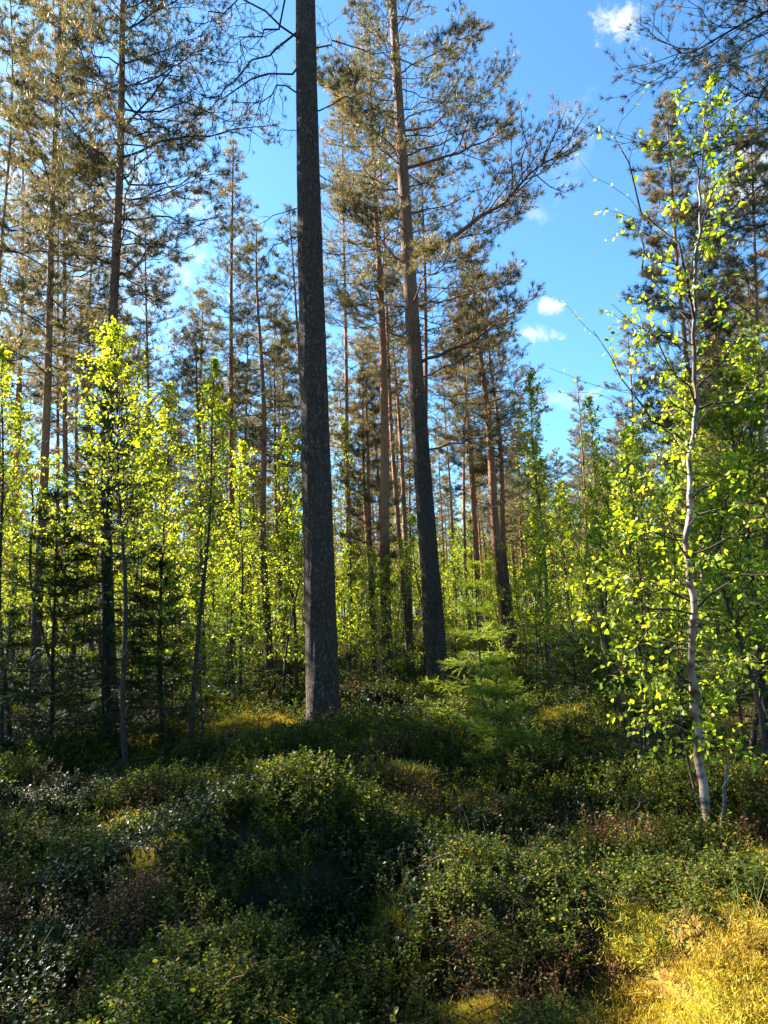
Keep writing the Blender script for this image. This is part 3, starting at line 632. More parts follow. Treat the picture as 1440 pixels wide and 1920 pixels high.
# slender multi-stem saplings left of the nearest birch
SAP = [(1317, 5.3, (1283, 1100), .15), (1205, 6.7, (1075, 1010), .2), (1215, 6.8, (1160, 900), .2), (1222, 6.9, (1205, 880), .2), (1196, 7.1, (1130, 960), .25), (1236, 7.0, (1230, 1000), .2), (1250, 7.3, (1262, 960), .2),
       (1180, 7.6, (1120, 1080), .2), (1214, 7.4, (1180, 1020), .2), (1275, 6.9, (1290, 1000), .2), (1405, 6.8, (1385, 1000), .3), (380, 9.4, (372, 1180), .3), (330, 9.4, (322, 1150), .3),
       (440, 12, (428, 1120), .3), (655, 12.5, (650, 1120), .3), (664, 12.9, (676, 1140), .3), (748, 15, (745, 1100), .3), (155, 9.4, (150, 1050), .4), (1008, 12, (1000, 1050), .3), (1018, 12.2, (1013, 1060), .3)]
SL = ['leftmost', 'second', 'third', 'fourth', 'fifth']
for i, (bx, d, ref, zf) in enumerate(SAP):
    b, H, _, lean = spec(bx, d, 6, ref, top=ref[1] - 90)
    if i < 10: lab = ['closest to the birch, reddish,', 'most leaning, longest-armed', 'second most leaning', 'nearly straight front', 'left-leaning rear', 'straight right-hand', 'rightmost rear', 'leftmost short', 'middle rear', 'single right-leaning'][i] + ' thin dark stem of the clump left of the nearest birch'; grp = 'thin stems clumped left of the nearest birch'
    else:
        grp = None
        lab = ['thin brown sapling at the right edge beyond the broken stick', 'spindly dark sapling leaning right beside the slim crooked birch', 'thin sapling between the dark spruce and the slim crooked birch',
               'bare-stemmed sapling below the spire pine', 'left one of two thin stems right of the thick trunk', 'right one of two thin stems right of the thick trunk', 'thin sapling right of the orange-barked pine',
               'thin pale sapling inside the skirt of the dark spruce', 'left pale sapling stem below the columnar birch', 'right pale sapling stem below the columnar birch'][i - 10]
    make_birch(b, H, .011, lean, H * .35, .38, lab, 760 + i, 22, 4, .045 if d < 8 else .055, 4, group=grp, name='birch_sapling', wob=.05, sides=6, bark=M_SAPLING, cat='sapling')

# ------------------------------------------------------------------ spruces
def make_spruce(base, H, Rm, label, seed, nb=70, m2=9, m3=4, tw=.11, group=None, mat=None, z0=.06, r0=.03, pw=.9, droop=(-14, 35), up=.12, name='spruce_tree', m3on=True):
    rng = np.random.default_rng(seed); ax = axis_fn(H, (0, 0), .02, seed); t = thing(name, label, 'spruce tree', base, group)
    trunk_mesh(ax, H, r0, 10, 30, seed=seed, top=.05).build('trunk', M_SPTRUNK, t, True)
    nw = max(6, nb // 6); f = np.repeat(np.linspace(z0, .97, nw), 6) + rng.normal(0, .008, nw * 6); nb = len(f); f = np.clip(f, z0, .985)
    az = np.tile(np.arange(6) * 6.283 / 6, nw) + np.repeat(rng.random(nw) * 6.28, 6) + rng.normal(0, .25, nb)
    L = Rm * ((1 - f) ** pw + .04) * rng.uniform(.65, 1.15, nb); e = R(droop[0]) + (R(droop[1]) - R(droop[0])) * f + rng.normal(0, .1, nb)
    D = np.stack([np.cos(az) * np.cos(e), np.sin(az) * np.cos(e), np.sin(e)], -1)
    wood, nd = Acc(), Acc(); P1 = lines(ax(f * H), D, L, 7, up, .02, rng); tubes(wood, P1, (.003 + .007 * L)[:, None] * np.linspace(1, .2, 7)[None], 4)
    P2, L2 = sub(P1, L, m2, .15, .98, 52, .5, 4, -.05, .03, rng, True, .7); tubes(wood, P2, np.full((len(P2), 1), .0022) * np.linspace(1, .5, 4)[None], 3)
    q = np.clip(L / (.5 * L.max()), .2, 1); pos, dr = along(P2, (.1, .45, .8)); kp = np.tile(np.repeat(q, m2), 3); a, c_ = along(P1, np.linspace(.25, .95, 6)); pos = np.concatenate([pos, a]); dr = np.concatenate([dr, c_]); kp = np.append(kp, np.tile(q, 6))
    if m3on:
        P3, L3 = sub(P2, L2, m3, .2, .95, 45, .5, 2, -.05, .02, rng, True, .5); a, c_ = along(P3, (.0, .6)); pos = np.concatenate([pos, a]); dr = np.concatenate([dr, c_]); kp = np.append(kp, np.tile(np.repeat(q, m2 * m3), 2))
    k_ = rng.random(len(pos)) < kp; pos, dr = pos[k_], dr[k_]
    dr = nrm(dr + rng.normal(0, .1, dr.shape)); Z = nrm(np.array([0, 0, 1.]) + rng.normal(0, .25, dr.shape)); wch = rng.integers(0, 4, len(pos))
    for i, (tv, tf) in enumerate(TWIGS):
        s = wch == i; stamp(nd, tv, tf, pos[s], dr[s], Z[s], tw * rng.uniform(.75, 1.2, s.sum()), rng)
    c = nd.build('crown', mat or M_SPRUCE, t); wood.build('branches', M_TWIG, c); return t
def sp(bx, d, top): 
    b = base_at(bx, d); return b, on_plane(bx, top, d)[2] - b[2]
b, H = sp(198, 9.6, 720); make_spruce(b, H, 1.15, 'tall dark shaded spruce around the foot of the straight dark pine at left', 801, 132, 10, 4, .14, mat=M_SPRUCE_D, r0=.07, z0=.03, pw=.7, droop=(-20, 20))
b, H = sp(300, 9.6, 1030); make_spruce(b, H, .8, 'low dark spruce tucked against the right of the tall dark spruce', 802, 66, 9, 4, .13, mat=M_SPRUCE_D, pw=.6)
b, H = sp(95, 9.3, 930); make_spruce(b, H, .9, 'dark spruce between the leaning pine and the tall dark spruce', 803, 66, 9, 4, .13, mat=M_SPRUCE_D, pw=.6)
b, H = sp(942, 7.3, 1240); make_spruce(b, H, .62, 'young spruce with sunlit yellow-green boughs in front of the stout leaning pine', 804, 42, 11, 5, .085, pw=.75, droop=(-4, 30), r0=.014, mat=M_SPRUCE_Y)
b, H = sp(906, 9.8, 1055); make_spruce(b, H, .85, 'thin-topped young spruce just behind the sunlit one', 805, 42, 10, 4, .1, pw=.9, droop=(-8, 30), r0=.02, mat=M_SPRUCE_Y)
b, H = sp(1445, 7.6, 700); make_spruce(b, H, 1.25, 'big sunlit spruce filling the right edge behind the birches', 806, 102, 10, 4, .12, pw=.7, r0=.05, droop=(-14, 28))
b, H = sp(1360, 10, 880); make_spruce(b, H, 1.15, 'green spruce behind the nearest birch', 807, 84, 9, 4, .12, pw=.7, r0=.04)
b, H = sp(430, 12.5, 1110); make_spruce(b, H, .8, 'small green spruce below the spire pine', 808, 54, 8, 4, .11, pw=.8)
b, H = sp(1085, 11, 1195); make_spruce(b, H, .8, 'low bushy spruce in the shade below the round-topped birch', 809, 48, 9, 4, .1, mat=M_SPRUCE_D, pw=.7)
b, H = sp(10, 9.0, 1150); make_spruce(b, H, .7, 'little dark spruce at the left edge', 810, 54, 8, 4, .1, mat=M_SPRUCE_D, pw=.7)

# ------------------------------------------------------------------ background wood (copies)
def proto(kind, i):
    if kind == 'pine':
        return make_pine((0, 0, 0), 12, .10, (.25 * (-1) ** i, .1), 12 * (.42 + .05 * (i % 3)), 1.45 + .12 * (i % 3), '-', 900 + i, 52, 6, 4, ts=.19, far=True, dead=10, merge=True)
    return make_birch((0, 0, 0), 5, .03, ((.5, -.6, .15, -.2)[i], (.3, -.2, .1, .4)[i]), (.5, 1.3, .3, .9)[i], (.95, 1.25, .7, 1.05)[i], '-', 950 + i, 56, 5, .064, 5, sides=8, bark=M_BIRCHB if i == 0 else M_SAPLING)
def skyline(x):
    xs = [-100, 360, 385, 400, 440, 470, 500, 560, 600, 860, 900, 985, 1000, 1030, 1060, 1090, 1130, 1160, 1230, 1500]
    ys = [60, 120, 520, 420, 330, 470, 560, 460, 200, 200, 480, 600, 740, 800, 800, 790, 720, 600, 330, 200]
    return np.interp(x, xs, ys)
TARGETS = [hit(x, y) for x, y in [(1180, 1720), (1230, 1800), (1300, 1700), (1300, 1760), (1400, 1720), (1400, 1850), (1290, 1870), (560, 1510), (520, 1530), (600, 1530), (800, 1590), (860, 1600), (930, 1600),
           (470, 1350), (420, 1340), (520, 1320), (1300, 1480), (1250, 1500), (1200, 1480), (1340, 1560), (1400, 1600), (960, 1400), (1050, 1390), (840, 1420), (700, 1890), (780, 1880), (230, 1515), (330, 1560), (180, 1720), (60, 1880)]]
TARGETS += [on_plane(x, y, 8.2) for x, y in [(200, 650), (230, 700), (170, 720), (150, 800), (200, 800), (270, 760), (300, 820), (320, 900), (250, 880)]] + [on_plane(400, 720, 9.2), on_plane(390, 800, 9.2)]
TARGETS += [on_plane(x, y, 5.1) for x, y in [(1290, 1200), (1290, 900), (1200, 1190), (1250, 1000), (1320, 620), (1180, 850), (1170, 540), (1310, 1380), (1320, 1440), (1300, 1050)]]
TARGETS += [on_plane(x, y, 13.5) for x, y in [(1000, 780), (1000, 900), (1040, 850), (780, 330), (755, 150), (790, 600)]]
TARGETS += [on_plane(x, y, 7.2) for x, y in [(900, 1250), (890, 1330), (940, 1260)]]
TARGETS += [on_plane(575, y, 9.5) for y in (600, 800, 1000, 1200)] + [on_plane(x, y, 9.5) for x, y in ((1150, 950), (1350, 800), (1400, 950), (1250, 1000))]
TG = np.array(TARGETS)
def blocks(x, y, H, z0, Rc):
    dx = x - TG[:, 0]; dy = y - TG[:, 1]; sh = SUN[:2] / np.linalg.norm(SUN[:2]); s = dx * sh[0] + dy * sh[1]
    per = np.abs(dx * sh[1] - dy * sh[0]); zz = TG[:, 2] + s * math.tan(SUN_EL)
    return ((s > 0) & (per < Rc) & (zz > z0) & (zz < H)).any()
protos = [proto('pine', i) for i in range(5)]; bprotos = [proto('birch', i) for i in range(4)]
used = set(); rnd = random.Random(5)
def drop(pool, k, b, rz, sc, lab, grp):
    key = (id(pool), k)
    if key not in used:
        used.add(key); o = pool[k]; o.location = b; o.rotation_euler = (0, 0, rz); o.scale = sc; o['label'] = lab; o['group'] = grp; return o
    return copy_tree(pool[k], b, rz, sc, lab, grp)
def region(px):
    for lim, s in ((200, 'behind the leftmost trunks'), (420, 'between the straight dark pine and the spire pine'), (600, 'between the spire pine and the thick trunk'),
                   (800, 'between the thick trunk and the long-limbed pine'), (960, 'between the long-limbed pine and the stout leaning pine'), (1150, 'under the sky gap'), (2000, 'behind the right-hand birches')):
        if px < lim: return s
placed = []; BGT = []
n_p = 0; tries = 0
while n_p < 115 and tries < 4000:
    tries += 1; d = 19 + 52 * rnd.random() ** 1.3; px = rnd.uniform(-60, 1500); b = base_at(px, d)
    if any((b[0] - q[0]) ** 2 + (b[1] - q[1]) ** 2 < 2.4 for q in placed): continue
    H = rnd.uniform(8.5, 14.5); top = project((b[0], b[1], b[2] + H))
    lim = max(skyline(top[0] - 1.2 / d * FPX), skyline(top[0] + 1.2 / d * FPX), skyline(top[0]))
    if top[1] < lim: H = on_plane(px, lim + rnd.uniform(0, 90), d)[2] - b[2]
    if H < 6.5 or (d < 32 and blocks(b[0], b[1], b[2] + H, b[2] + H * .4, 1.2)): continue
    s = H / 12; sx = s * rnd.uniform(.85, 1.15) if s > .8 else .85; placed.append(b); n_p += 1
    rg = region(px); far = 'mid-distance' if d < 38 else 'far'
    BGT.append((px, far + ' slender pine ' + rg, drop(protos, rnd.randrange(5), b, rnd.random() * 6.28, (sx, sx, s), '', far + ' pines ' + rg)))
n_b = 0; tries = 0
while n_b < 150 and tries < 5000:
    tries += 1; d = 13 + 32 * rnd.random() ** 1.2; px = rnd.uniform(-80, 1520); b = base_at(px, d)
    if any((b[0] - q[0]) ** 2 + (b[1] - q[1]) ** 2 < .7 for q in placed): continue
    H = rnd.uniform(2.4, 6.3); placed.append(b); n_b += 1
    if d < 22 and 600 < px < 1100: H = rnd.uniform(2.2, 3.6)
    s = H / 5; sx = s * rnd.uniform(.85, 1.25); rg = region(px); far = 'mid-distance' if d < 26 else 'far'
    BGT.append((px, far + ' young birch ' + rg, drop(bprotos, rnd.randrange(4), b, rnd.random() * 6.28, (sx, sx, s), '', far + ' young birches ' + rg)))
by = {}
for px, l, o in sorted(BGT, key=lambda q: q[0]): by.setdefault(l, []).append(o)
ORD = ['leftmost', 'second from left', 'third from left', 'fourth from left', 'fifth from left', 'sixth from left', 'seventh from left', 'eighth from left', 'ninth from left'] + [w_ + ' from left' for w_ in
       ('tenth', 'eleventh', 'twelfth', 'thirteenth', 'fourteenth', 'fifteenth', 'sixteenth', 'seventeenth', 'eighteenth', 'nineteenth', 'twentieth')] + ['number %d from left' % i for i in range(21, 80)]
for l, os_ in by.items():
    for i, o in enumerate(os_): o['label'] = l + (', ' + (ORD[i] if i < len(os_) - 1 else 'rightmost') if len(os_) > 1 else '')
# unseen pines and spruces added beyond the left edge, placed to shade the foreground
LIT = [(570, 1530, 115, 45), (450, 1590, 60, 25), (870, 1615, 115, 45), (1310, 1790, 190, 125), (1420, 1600, 80, 60), (1250, 1500, 140, 50), (1090, 1385, 130, 35), (440, 1340, 95, 50),
       (225, 1530, 60, 25), (325, 1560, 45, 22), (760, 1905, 120, 28), (90, 1895, 70, 22), (190, 1700, 50, 35), (850, 1330, 140, 50), (1030, 1300, 120, 40), (760, 1420, 40, 30), (1380, 1500, 60, 60)]
pt, wt, dwt = [], [], []
for py in np.arange(1250, 1930, 26):
    for px in np.arange(10, 1440, 34):
        v = 0; dw = 2.2 if ((px - 640) / 180) ** 2 + ((py - 1410) / 75) ** 2 < 1 else 1.
        for (a, b_, c, d) in LIT:
            if ((px - a) / c) ** 2 + ((py - b_) / d) ** 2 < 1: v = 1
        if py < 1345 and 380 < px < 1150: v = max(v, 1.)
        v *= 3 if px > 1130 and py > 1665 else 2.2 if 460 < px < 960 and 1480 < py < 1650 else 1
        pt.append(hit(px, py, .22)); wt.append(v); dwt.append(dw)
pt = np.array(pt + list(TG[TG[:, 2] > .9])); wt = np.array(wt + [2.] * int((TG[:, 2] > .9).sum()))
shd = SUN[:2] / np.linalg.norm(SUN[:2]); TE = math.tan(SUN_EL); rg_ = np.random.default_rng(12); cands = []
sprotos = [make_spruce((0, 0, 0), 5, 1.15, '-', 980 + i, 84, 10, 4, .16, mat=M_SPRUCE_D, r0=.045, pw=.7, droop=(-18, 22)) for i in range(2)]
for _ in range(4500):
    x = rg_.uniform(-26, -3.4); y = rg_.uniform(1., 26); k = 'pine' if rg_.random() < .5 else 'spruce'
    H = rg_.uniform(8, 14) if k == 'pine' else rg_.uniform(2, 7.5); Rr = .95 * H / 12 if k == 'pine' else .23 * H * .8
    if project((x + Rr * 1.5 + .2, y, 2))[0] > -15: continue
    dx = x - pt[:, 0]; dy = y - pt[:, 1]; s_ = dx * shd[0] + dy * shd[1]; per = np.abs(dx * shd[1] - dy * shd[0]); zz = pt[:, 2] + s_ * TE - .1
    if k == 'pine': f = (zz - H * .46) / (H * .54); rad = Rr * np.sqrt(np.clip(1 - f, 0, 1)) * (f > 0)
    else: f = zz / H; rad = Rr * np.clip(1 - f, 0, 1) ** .8 * (f > 0)
    blk = (s_ > 0) & ((per < rad) | ((per < .1) & (zz > 0) & (zz < H * .8)))
    if blk.any(): cands.append((x, y, H, k, blk))
cov = np.zeros(len(pt), bool); chosen = []
BM = np.array([c_[4] for c_ in cands], np.float32); XY = np.array([c_[:2] for c_ in cands]); alive = np.ones(len(cands), bool); wl = (wt * 3.2).astype(np.float32); dk = (wt == 0) * np.array(dwt + [1.] * (len(wt) - len(dwt)))
for _ in range(90):
    sc_ = BM @ (dk * ~cov - wl * (~cov) - .03 * cov * dk) ; sc_[~alive] = -9; b_ = int(sc_.argmax())
    if sc_[b_] < .9: break
    chosen.append(cands[b_]); cov |= cands[b_][4]; alive &= ((XY - XY[b_]) ** 2).sum(1) > 1.0
n_s = len(chosen)
for (x, y, H, k, _) in chosen:
    b = (x, y, float(ground(x, y))); s_ = H / (12 if k == 'pine' else 5)
    if k == 'pine': drop(protos, rnd.randrange(5), b, rnd.random() * 6.28, (s_ * .8, s_ * .8, s_), 'unseen pine added beyond the left edge to shade the foreground', 'added shade pines beyond the left edge')
    else: drop(sprotos, rnd.randrange(2), b, rnd.random() * 6.28, (s_, s_, s_), 'unseen dark spruce added beyond the left edge to shade the foreground', 'added shade spruces beyond the left edge')
for k_, o_ in enumerate(sprotos):
    if (id(sprotos), k_) not in used:
        for c_ in list(o_.children_recursive) + [o_]: bpy.data.objects.remove(c_)
print('COVER', cov[wt == 0].mean(), cov[wt > 0].mean())
print('PLACED', n_p, n_b, n_s)

# ------------------------------------------------------------------ ground cover (uncountable): clumps instanced over the ground
def clump(seed, kind):
    g = np.random.default_rng(seed); a = Acc()
    if kind in ('bilberry', 'lingon', 'brown'):
        ns = 15 if kind != 'brown' else 14; rad = .13
        for j in range(ns):
            p0 = np.array([[g.normal(0, rad * .5), g.normal(0, rad * .5), -.03]]); L = g.uniform(.13, .21) if kind != 'lingon' else g.uniform(.09, .16)
            D = np.array([[g.normal(0, .3), g.normal(0, .3), 1.]])
            P = lines(p0, D, np.array([L]), 5, 0, .05, g)
            P2, L2 = sub(P, np.array([L]), 3, .3, .9, 38, .6, 3, .05, .05, g, False)
            tubes(a, P, .0022 * np.linspace(1, .5, 5)[None], 3, None, 1); tubes(a, P2, np.full((3, 3), .0012), 3, None, 1)
            nl = {'bilberry': 10, 'lingon': 10, 'brown': 5}[kind]
            q1, d1 = along(P, np.linspace(.4, 1, nl)); q2, d2 = along(P2, np.linspace(.3, 1, max(1, nl // 2)))
            q = np.concatenate([q1, q2]); dd = np.concatenate([d1, d2]); n = len(q)
            sd = g.normal(0, 1, (n, 3)); sd[:, 2] *= .25
            dr = nrm(nrm(sd) + dd * .35); Z = nrm(np.array([0, 0, 1.]) + g.normal(0, .45, (n, 3)))
            if kind == 'bilberry': stamp(a, OVAL_V, LEAF_F, q, dr, Z, g.uniform(.013, .022, n), g)
            elif kind == 'lingon': stamp(a, OVAL_V * [1.15, 1, 1], LEAF_F, q, dr, Z, g.uniform(.013, .021, n), g)
            else: stamp(a, OVAL_V, LEAF_F, q, dr, Z, g.uniform(.012, .02, n), g)
        mats = {'bilberry': [M_BILB, M_STEM], 'lingon': [M_LING, M_STEM], 'brown': [M_DRY, M_DSTEM]}[kind]
    elif kind == 'moss':
        n = 320; b = g.normal(0, .045, (n, 3)); b[:, 2] = -.008; d = nrm(np.stack([g.normal(0, .85, n), g.normal(0, .85, n), np.ones(n)], -1)); L = g.uniform(.012, .034, n)
        s = nrm(np.cross(d, g.normal(0, 1, (n, 3)))) * .0017
        bl = d * L[:, None]; tip = b + bl; off = (seed - seed // 31 * 31) % 31 * .13 if kind == 'moss' else 0; rv = np.clip(g.random(n) * .5 + off, 0, 1)
        a.add(np.stack([b - s, b + s, tip], 1).reshape(-1, 3), np.arange(3 * n).reshape(-1, 3), np.repeat(rv, 3))
        s2 = nrm(g.normal(0, 1, (n, 3))); m_ = b + bl * .65   # short side leaflets give the feathery tips
        a.add(np.stack([m_ - s2 * .0024, m_ + s2 * .0024, m_ + bl * .5 + s2 * .004], 1).reshape(-1, 3), np.arange(3 * n).reshape(-1, 3), np.repeat(np.clip(rv + .15, 0, 1), 3))
        mats = [M_MOSS]
    elif kind == 'grass':
        n = 12; b = np.stack([g.normal(0, .03, n), g.normal(0, .03, n), np.full(n, -.02)], -1)
        P = lines(b, np.stack([g.normal(0, .3, n), g.normal(0, .3, n), np.ones(n)], -1), g.uniform(.15, .36, n), 6, -.25, .03, g); tubes(a, P, np.full((n, 1), .0016) * np.linspace(1, .2, 6)[None], 3, g.random(n)); mats = [M_GRASS]
    else:   # litter
        n = 10; b = np.stack([g.normal(0, .1, n), g.normal(0, .1, n), g.uniform(.0, .03, n)], -1)
        stamp(a, LEAF_V, LEAF_F, b, nrm(g.normal(0, 1, (n, 3)) * [1, 1, .2]), nrm(g.normal(0, .3, (n, 3)) + [0, 0, 1]), g.uniform(.012, .028, n), g)
        P = lines(b[:4], g.normal(0, 1, (4, 3)) * [1, 1, .25], g.uniform(.1, .3, 4), 5, 0, .06, g); tubes(a, P, np.full((4, 5), .002), 3, None, 0); mats = [M_DRY]
    return a.build(kind + '_clump', mats, link=False)
def scatter(name, kind, pts, sc, label_unused, seed, nvar=5, tilt=.18):
    g = np.random.default_rng(seed); n = len(pts)
    me = bpy.data.meshes.new(name); me.vertices.add(n); me.vertices.foreach_set('co', np.asarray(pts, np.float32).ravel())
    at = me.attributes.new('rot', 'FLOAT_VECTOR', 'POINT'); rot = np.stack([g.normal(0, tilt, n), g.normal(0, tilt, n), g.random(n) * 6.283], -1); at.data.foreach_set('vector', rot.astype(np.float32).ravel())
    at = me.attributes.new('scl', 'FLOAT', 'POINT'); at.data.foreach_set('value', np.asarray(sc, np.float32))
    at = me.attributes.new('vid', 'INT', 'POINT'); v_ = g.integers(0, nvar, n)
    if kind == 'moss': q_ = np.asarray(pts); v_ = np.clip((fbm(q_[:, 0], q_[:, 1], .22, 3, 123) - .5) * 11 + 2.6 + g.normal(0, .7, n), 0, 4.99).astype(int)
    at.data.foreach_set('value', v_.astype(np.int32))
    o = bpy.data.objects.new(name, me); col.objects.link(o); o['kind'] = 'stuff'; o['label'] = label_unused; o['category'] = name.replace('_', ' ')
    instance_nodes(o, [clump(seed * 31 + i, kind) for i in range(nvar)]); return o
def instance_nodes(o, srcs):
    ng = bpy.data.node_groups.new(o.name, 'GeometryNodeTree'); ng.interface.new_socket('Geometry', in_out='INPUT', socket_type='NodeSocketGeometry'); ng.interface.new_socket('Geometry', in_out='OUTPUT', socket_type='NodeSocketGeometry')
    gi = ng.nodes.new('NodeGroupInput'); gout = ng.nodes.new('NodeGroupOutput'); iop = ng.nodes.new('GeometryNodeInstanceOnPoints'); jn = ng.nodes.new('GeometryNodeJoinGeometry')
    for sob in srcs[::-1]:
        oi = ng.nodes.new('GeometryNodeObjectInfo'); oi.inputs['Object'].default_value = sob; oi.inputs['As Instance'].default_value = True
        ng.links.new(oi.outputs['Geometry'], jn.inputs[0])
    def na(nm, dt):
        x = ng.nodes.new('GeometryNodeInputNamedAttribute'); x.data_type = dt; x.inputs['Name'].default_value = nm; return x.outputs['Attribute']
    ng.links.new(gi.outputs[0], iop.inputs['Points']); ng.links.new(jn.outputs[0], iop.inputs['Instance']); iop.inputs['Pick Instance'].default_value = True
    ng.links.new(na('vid', 'INT'), iop.inputs['Instance Index']); e2r = ng.nodes.new('FunctionNodeEulerToRotation'); ng.links.new(na('rot', 'FLOAT_VECTOR'), e2r.inputs[0])
    ng.links.new(e2r.outputs[0], iop.inputs['Rotation']); ng.links.new(na('scl', 'FLOAT'), iop.inputs['Scale']); ng.links.new(iop.outputs[0], gout.inputs[0])
    md = o.modifiers.new('scatter', 'NODES'); md.node_group = ng
    return o
def field(y0, y1, dens, seed, pad=1.2):
    g = np.random.default_rng(seed); hw = .62 * y1 + pad; n = int(dens * (y1 - y0) * 2 * hw); x = g.uniform(-hw, hw, n); y = g.uniform(y0, y1, n)
    k = np.abs(x) < .62 * y + pad; return x[k], y[k], g
def put(x, y, lift=0.): return np.stack([x, y, ground(x, y) + lift], -1)
B_, L_, W_, MS, LT, GR = [], [], [], [], [], []
for (y0, y1, dens, s) in ((1.6, 4.5, 88, 1.), (4.5, 8, 64, 1.08), (8, 14, 24, 1.45), (14, 26, 8, 2.2), (26, 50, 2.5, 3.4)):
    x, y, g = field(y0, y1, dens, int(y0 * 10) + 1)
    mm = moss_mask(x, y); typ = fbm(x, y, 1.1, 3, 71) + g.normal(0, .05, len(x)); br = fbm(x, y, .7, 3, 81) + g.normal(0, .05, len(x))
    hole = fbm(x, y, .45, 2, 91)
    keep = (mm < .25 + .4 * (y > 8)) | (g.random(len(x)) < .035); keep &= ~((hole < .17) & (y < 8))
    flank = np.exp(-(((x - .45) / .6) ** 2 + ((y - 3.35) / .3) ** 2)) + .8 * np.exp(-(((x - 2.45) / .5) ** 2 + ((y - 5.0) / .45) ** 2)) + .7 * np.exp(-(((x - .8) / .3) ** 2 + ((y - 2.7) / .4) ** 2))
    isbr = keep & ((br > .70) | (flank > g.random(len(x)) * 1.0 + .15)); isb = keep & ~isbr & (typ > .48); isl = keep & ~isbr & ~isb
    for lst, mk, k in ((B_, isb, 1.), (L_, isl, 1.15), (W_, isbr, 1.)):
        lst.append((put(x[mk], y[mk]), s * k * g.uniform(.75, 1.25, mk.sum())))
for (y0, y1, dens, s) in ((1.6, 5.8, 420, 1.), (5.8, 12, 90, 1.9), (12, 24, 14, 4.)):
    x, y, g = field(y0, y1, dens, int(y0 * 10) + 5); mm = moss_mask(x, y); k = mm > (.3 + .35 * g.random(len(x))); k &= ~((fbm(x, y, .16, 2, 95) < .30) & (y < 5))
    k &= ~((((x - 1.76) / .14) ** 2 + ((y - 3.52) / .12) ** 2) < 1)
    MS.append((put(x[k], y[k]), s * g.uniform(.7, 1.3, k.sum())))
for (y0, y1, dens) in ((1.6, 6, 9), (6, 14, 4)):
    x, y, g = field(y0, y1, dens, 300 + int(y0)); LT.append((put(x, y, .02), g.uniform(.7, 1.3, len(x))))
    x, y, g = field(y0, y1, dens * .12, 400 + int(y0)); GR.append((put(x, y), g.uniform(.7, 1.3, len(x))))
for nm, kd, lst, lab, sd in (('bilberry_shrubs', 'bilberry', B_, 'knee-low bright green bilberry shrubs covering the forest floor', 1), ('lingonberry_shrubs', 'lingon', L_, 'dark glossy-leaved lingonberry shrubs covering the hummocks', 2),
                             ('dry_shrub_stems', 'brown', W_, 'brown dry dwarf-shrub stems on the flanks of the hummocks', 3), ('moss', 'moss', MS, 'golden yellow feathery moss patches, the largest at lower right', 4),
                             ('leaf_litter', 'litter', LT, 'dry leaves and small twigs lying on the ground', 5), ('grass_wisps', 'grass', GR, 'thin grass wisps between the shrubs', 6)):
    o = scatter(nm, kd, np.concatenate([a for a, _ in lst]), np.concatenate([b for _, b in lst]), lab, sd, tilt=.18 if kd != 'litter' else .3)
    print(nm, len(o.data.vertices))

# ------------------------------------------------------------------ dead wood on the ground
def stick(name, label, cat, pts, r, seed, twigs=4, bark=M_DEAD):
    P = np.array(pts, float); b = P[0].copy(); t = np.linspace(0, 1, len(P)); tt = np.linspace(0, 1, 14); Q = np.stack([np.interp(tt, t, P[:, i]) for i in range(3)], -1) - b
    g = np.random.default_rng(seed); Q += np.cumsum(g.normal(0, .006, Q.shape), 0); a = Acc(); tubes(a, Q, r * np.linspace(1, .35, 14), 8, cap=True)
    L = np.array([np.linalg.norm(Q[-1] - Q[0])])
    if twigs: P2, L2 = sub(Q[None], L, twigs, .25, .95, 45, .4, 5, 0, .06, g, False); tubes(a, P2, r * .35 * np.linspace(1, .4, 5)[None] * np.ones((len(P2), 1)), 4)
    o = a.build(name, bark, smooth=True); o.location = b; o['label'] = label; o['category'] = cat; return o
stick('fallen_branch', 'grey fallen branch lying over the shrubs at the left edge', 'branch', [hit(-40, 1570, .12), hit(60, 1560, .15), hit(150, 1562, .14), hit(175, 1552, .16)], .013, 1, 5, M_TWIG)
stick('fallen_branch', 'thin pale curved twig lying on shrubs below the birch thicket', 'branch', [hit(1182, 1565, .22), hit(1190, 1530, .3), hit(1215, 1510, .3), hit(1236, 1503, .28)], .005, 2, 3, M_SAPLING)
stick('fallen_branch', 'dry branched stick leaning across the foot of the tall dark spruce', 'branch', [hit(150, 1395, .15), hit(190, 1330, .3) + [0, -.4, 0], on_plane(222, 1290, 8.2), on_plane(230, 1240, 8.2)], .011, 3, 5)
p = base_at(1352, 5.0)
stick('broken_stump', 'short broken stick standing upright beside the foot of the nearest birch', 'stump', [p - [0, 0, .1], on_plane(1352, 1480, 5.0), on_plane(1358, 1422, 5.0)], .017, 4, 0)

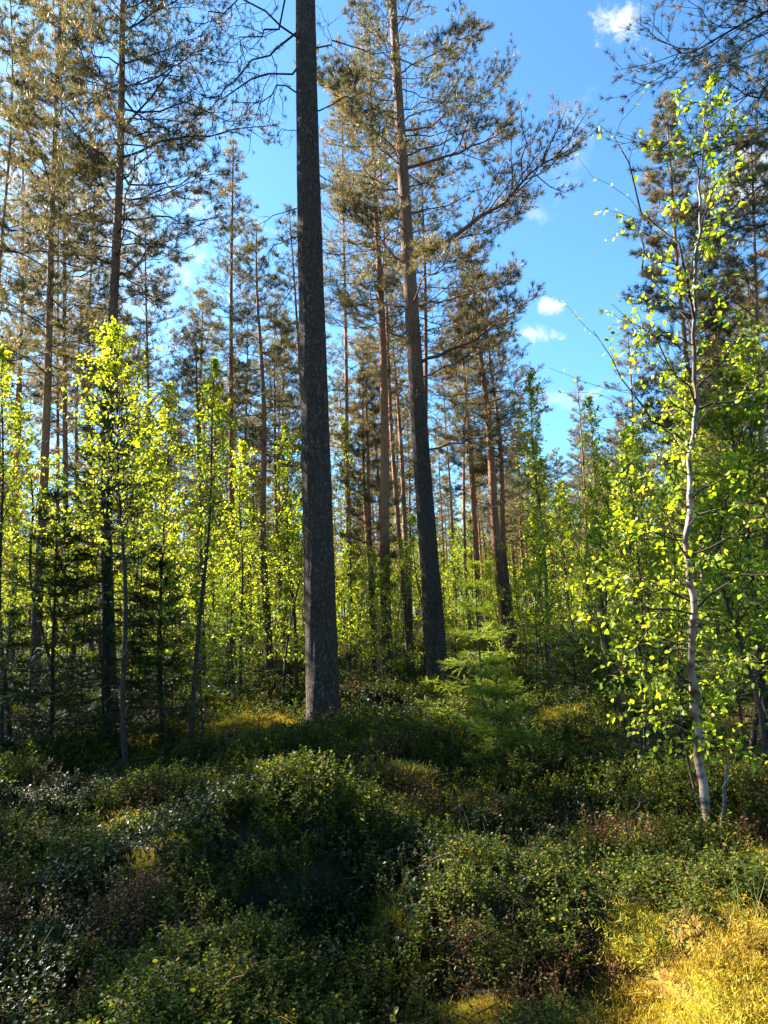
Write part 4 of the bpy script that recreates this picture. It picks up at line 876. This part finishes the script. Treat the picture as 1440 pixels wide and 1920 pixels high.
# ------------------------------------------------------------------ the far-off wood that reads as one mass
g = np.random.default_rng(77); n = 1700; y = g.uniform(46, 170, n); x = g.uniform(-1, 1, n) * (y * .75 + 12)
zt = g.uniform(6, 13, n)
def far_wood():
    me = bpy.data.meshes.new('far_wood'); me.vertices.add(n); me.vertices.foreach_set('co', np.stack([x, y, ground(x, y)], -1).astype(np.float32).ravel())
    for nm, ty, v in (('rot', 'FLOAT_VECTOR', np.stack([0 * x, 0 * x, g.random(n) * 6.28], -1)), ('scl', 'FLOAT', zt / 12), ('vid', 'INT', g.integers(0, 6, n))):
        at = me.attributes.new(nm, ty, 'POINT'); at.data.foreach_set('vector' if ty == 'FLOAT_VECTOR' else 'value', v.astype(np.int32 if ty == 'INT' else np.float32).ravel())
    o = bpy.data.objects.new('far_wood', me); col.objects.link(o); o['kind'] = 'stuff'; o['label'] = 'far-off mixed wood closing the view between the trunks'; o['category'] = 'wood'
    src = []
    for p_ in (protos[0], protos[1], protos[2], bprotos[0], bprotos[1], bprotos[2]):
        acc = Acc(); mats = []
        def take(ob):
            me_ = ob.data; v = np.empty(len(me_.vertices) * 3, np.float32); me_.vertices.foreach_get('co', v); r_ = np.empty(len(me_.vertices), np.float32); me_.attributes['rnd'].data.foreach_get('value', r_)
            li = np.empty(len(me_.loops), np.int32); me_.loops.foreach_get('vertex_index', li); ls = np.empty(len(me_.polygons), np.int32); me_.polygons.foreach_get('loop_start', ls); lt = np.diff(np.append(ls, len(li)))
            mats.append(me_.materials[0]); k = len(mats) - 1; v = v.reshape(-1, 3) * (2.0 if p_ in bprotos else 1.0)
            first = True
            for c_ in np.unique(lt):
                q = ls[lt == c_]; f = li[q[:, None] + np.arange(c_)]
                if first: acc.add(v, f, r_, k); first = False
                else: acc.f.append(f.astype(np.int64) + acc.n - len(v)); acc.m.append(np.full(len(f), k))
        for ch in p_.children:
            take(ch)
            for c2 in ch.children: take(c2)
        src.append(acc.build('far_tree', mats, link=False))
    instance_nodes(o, src); return o
far_wood()
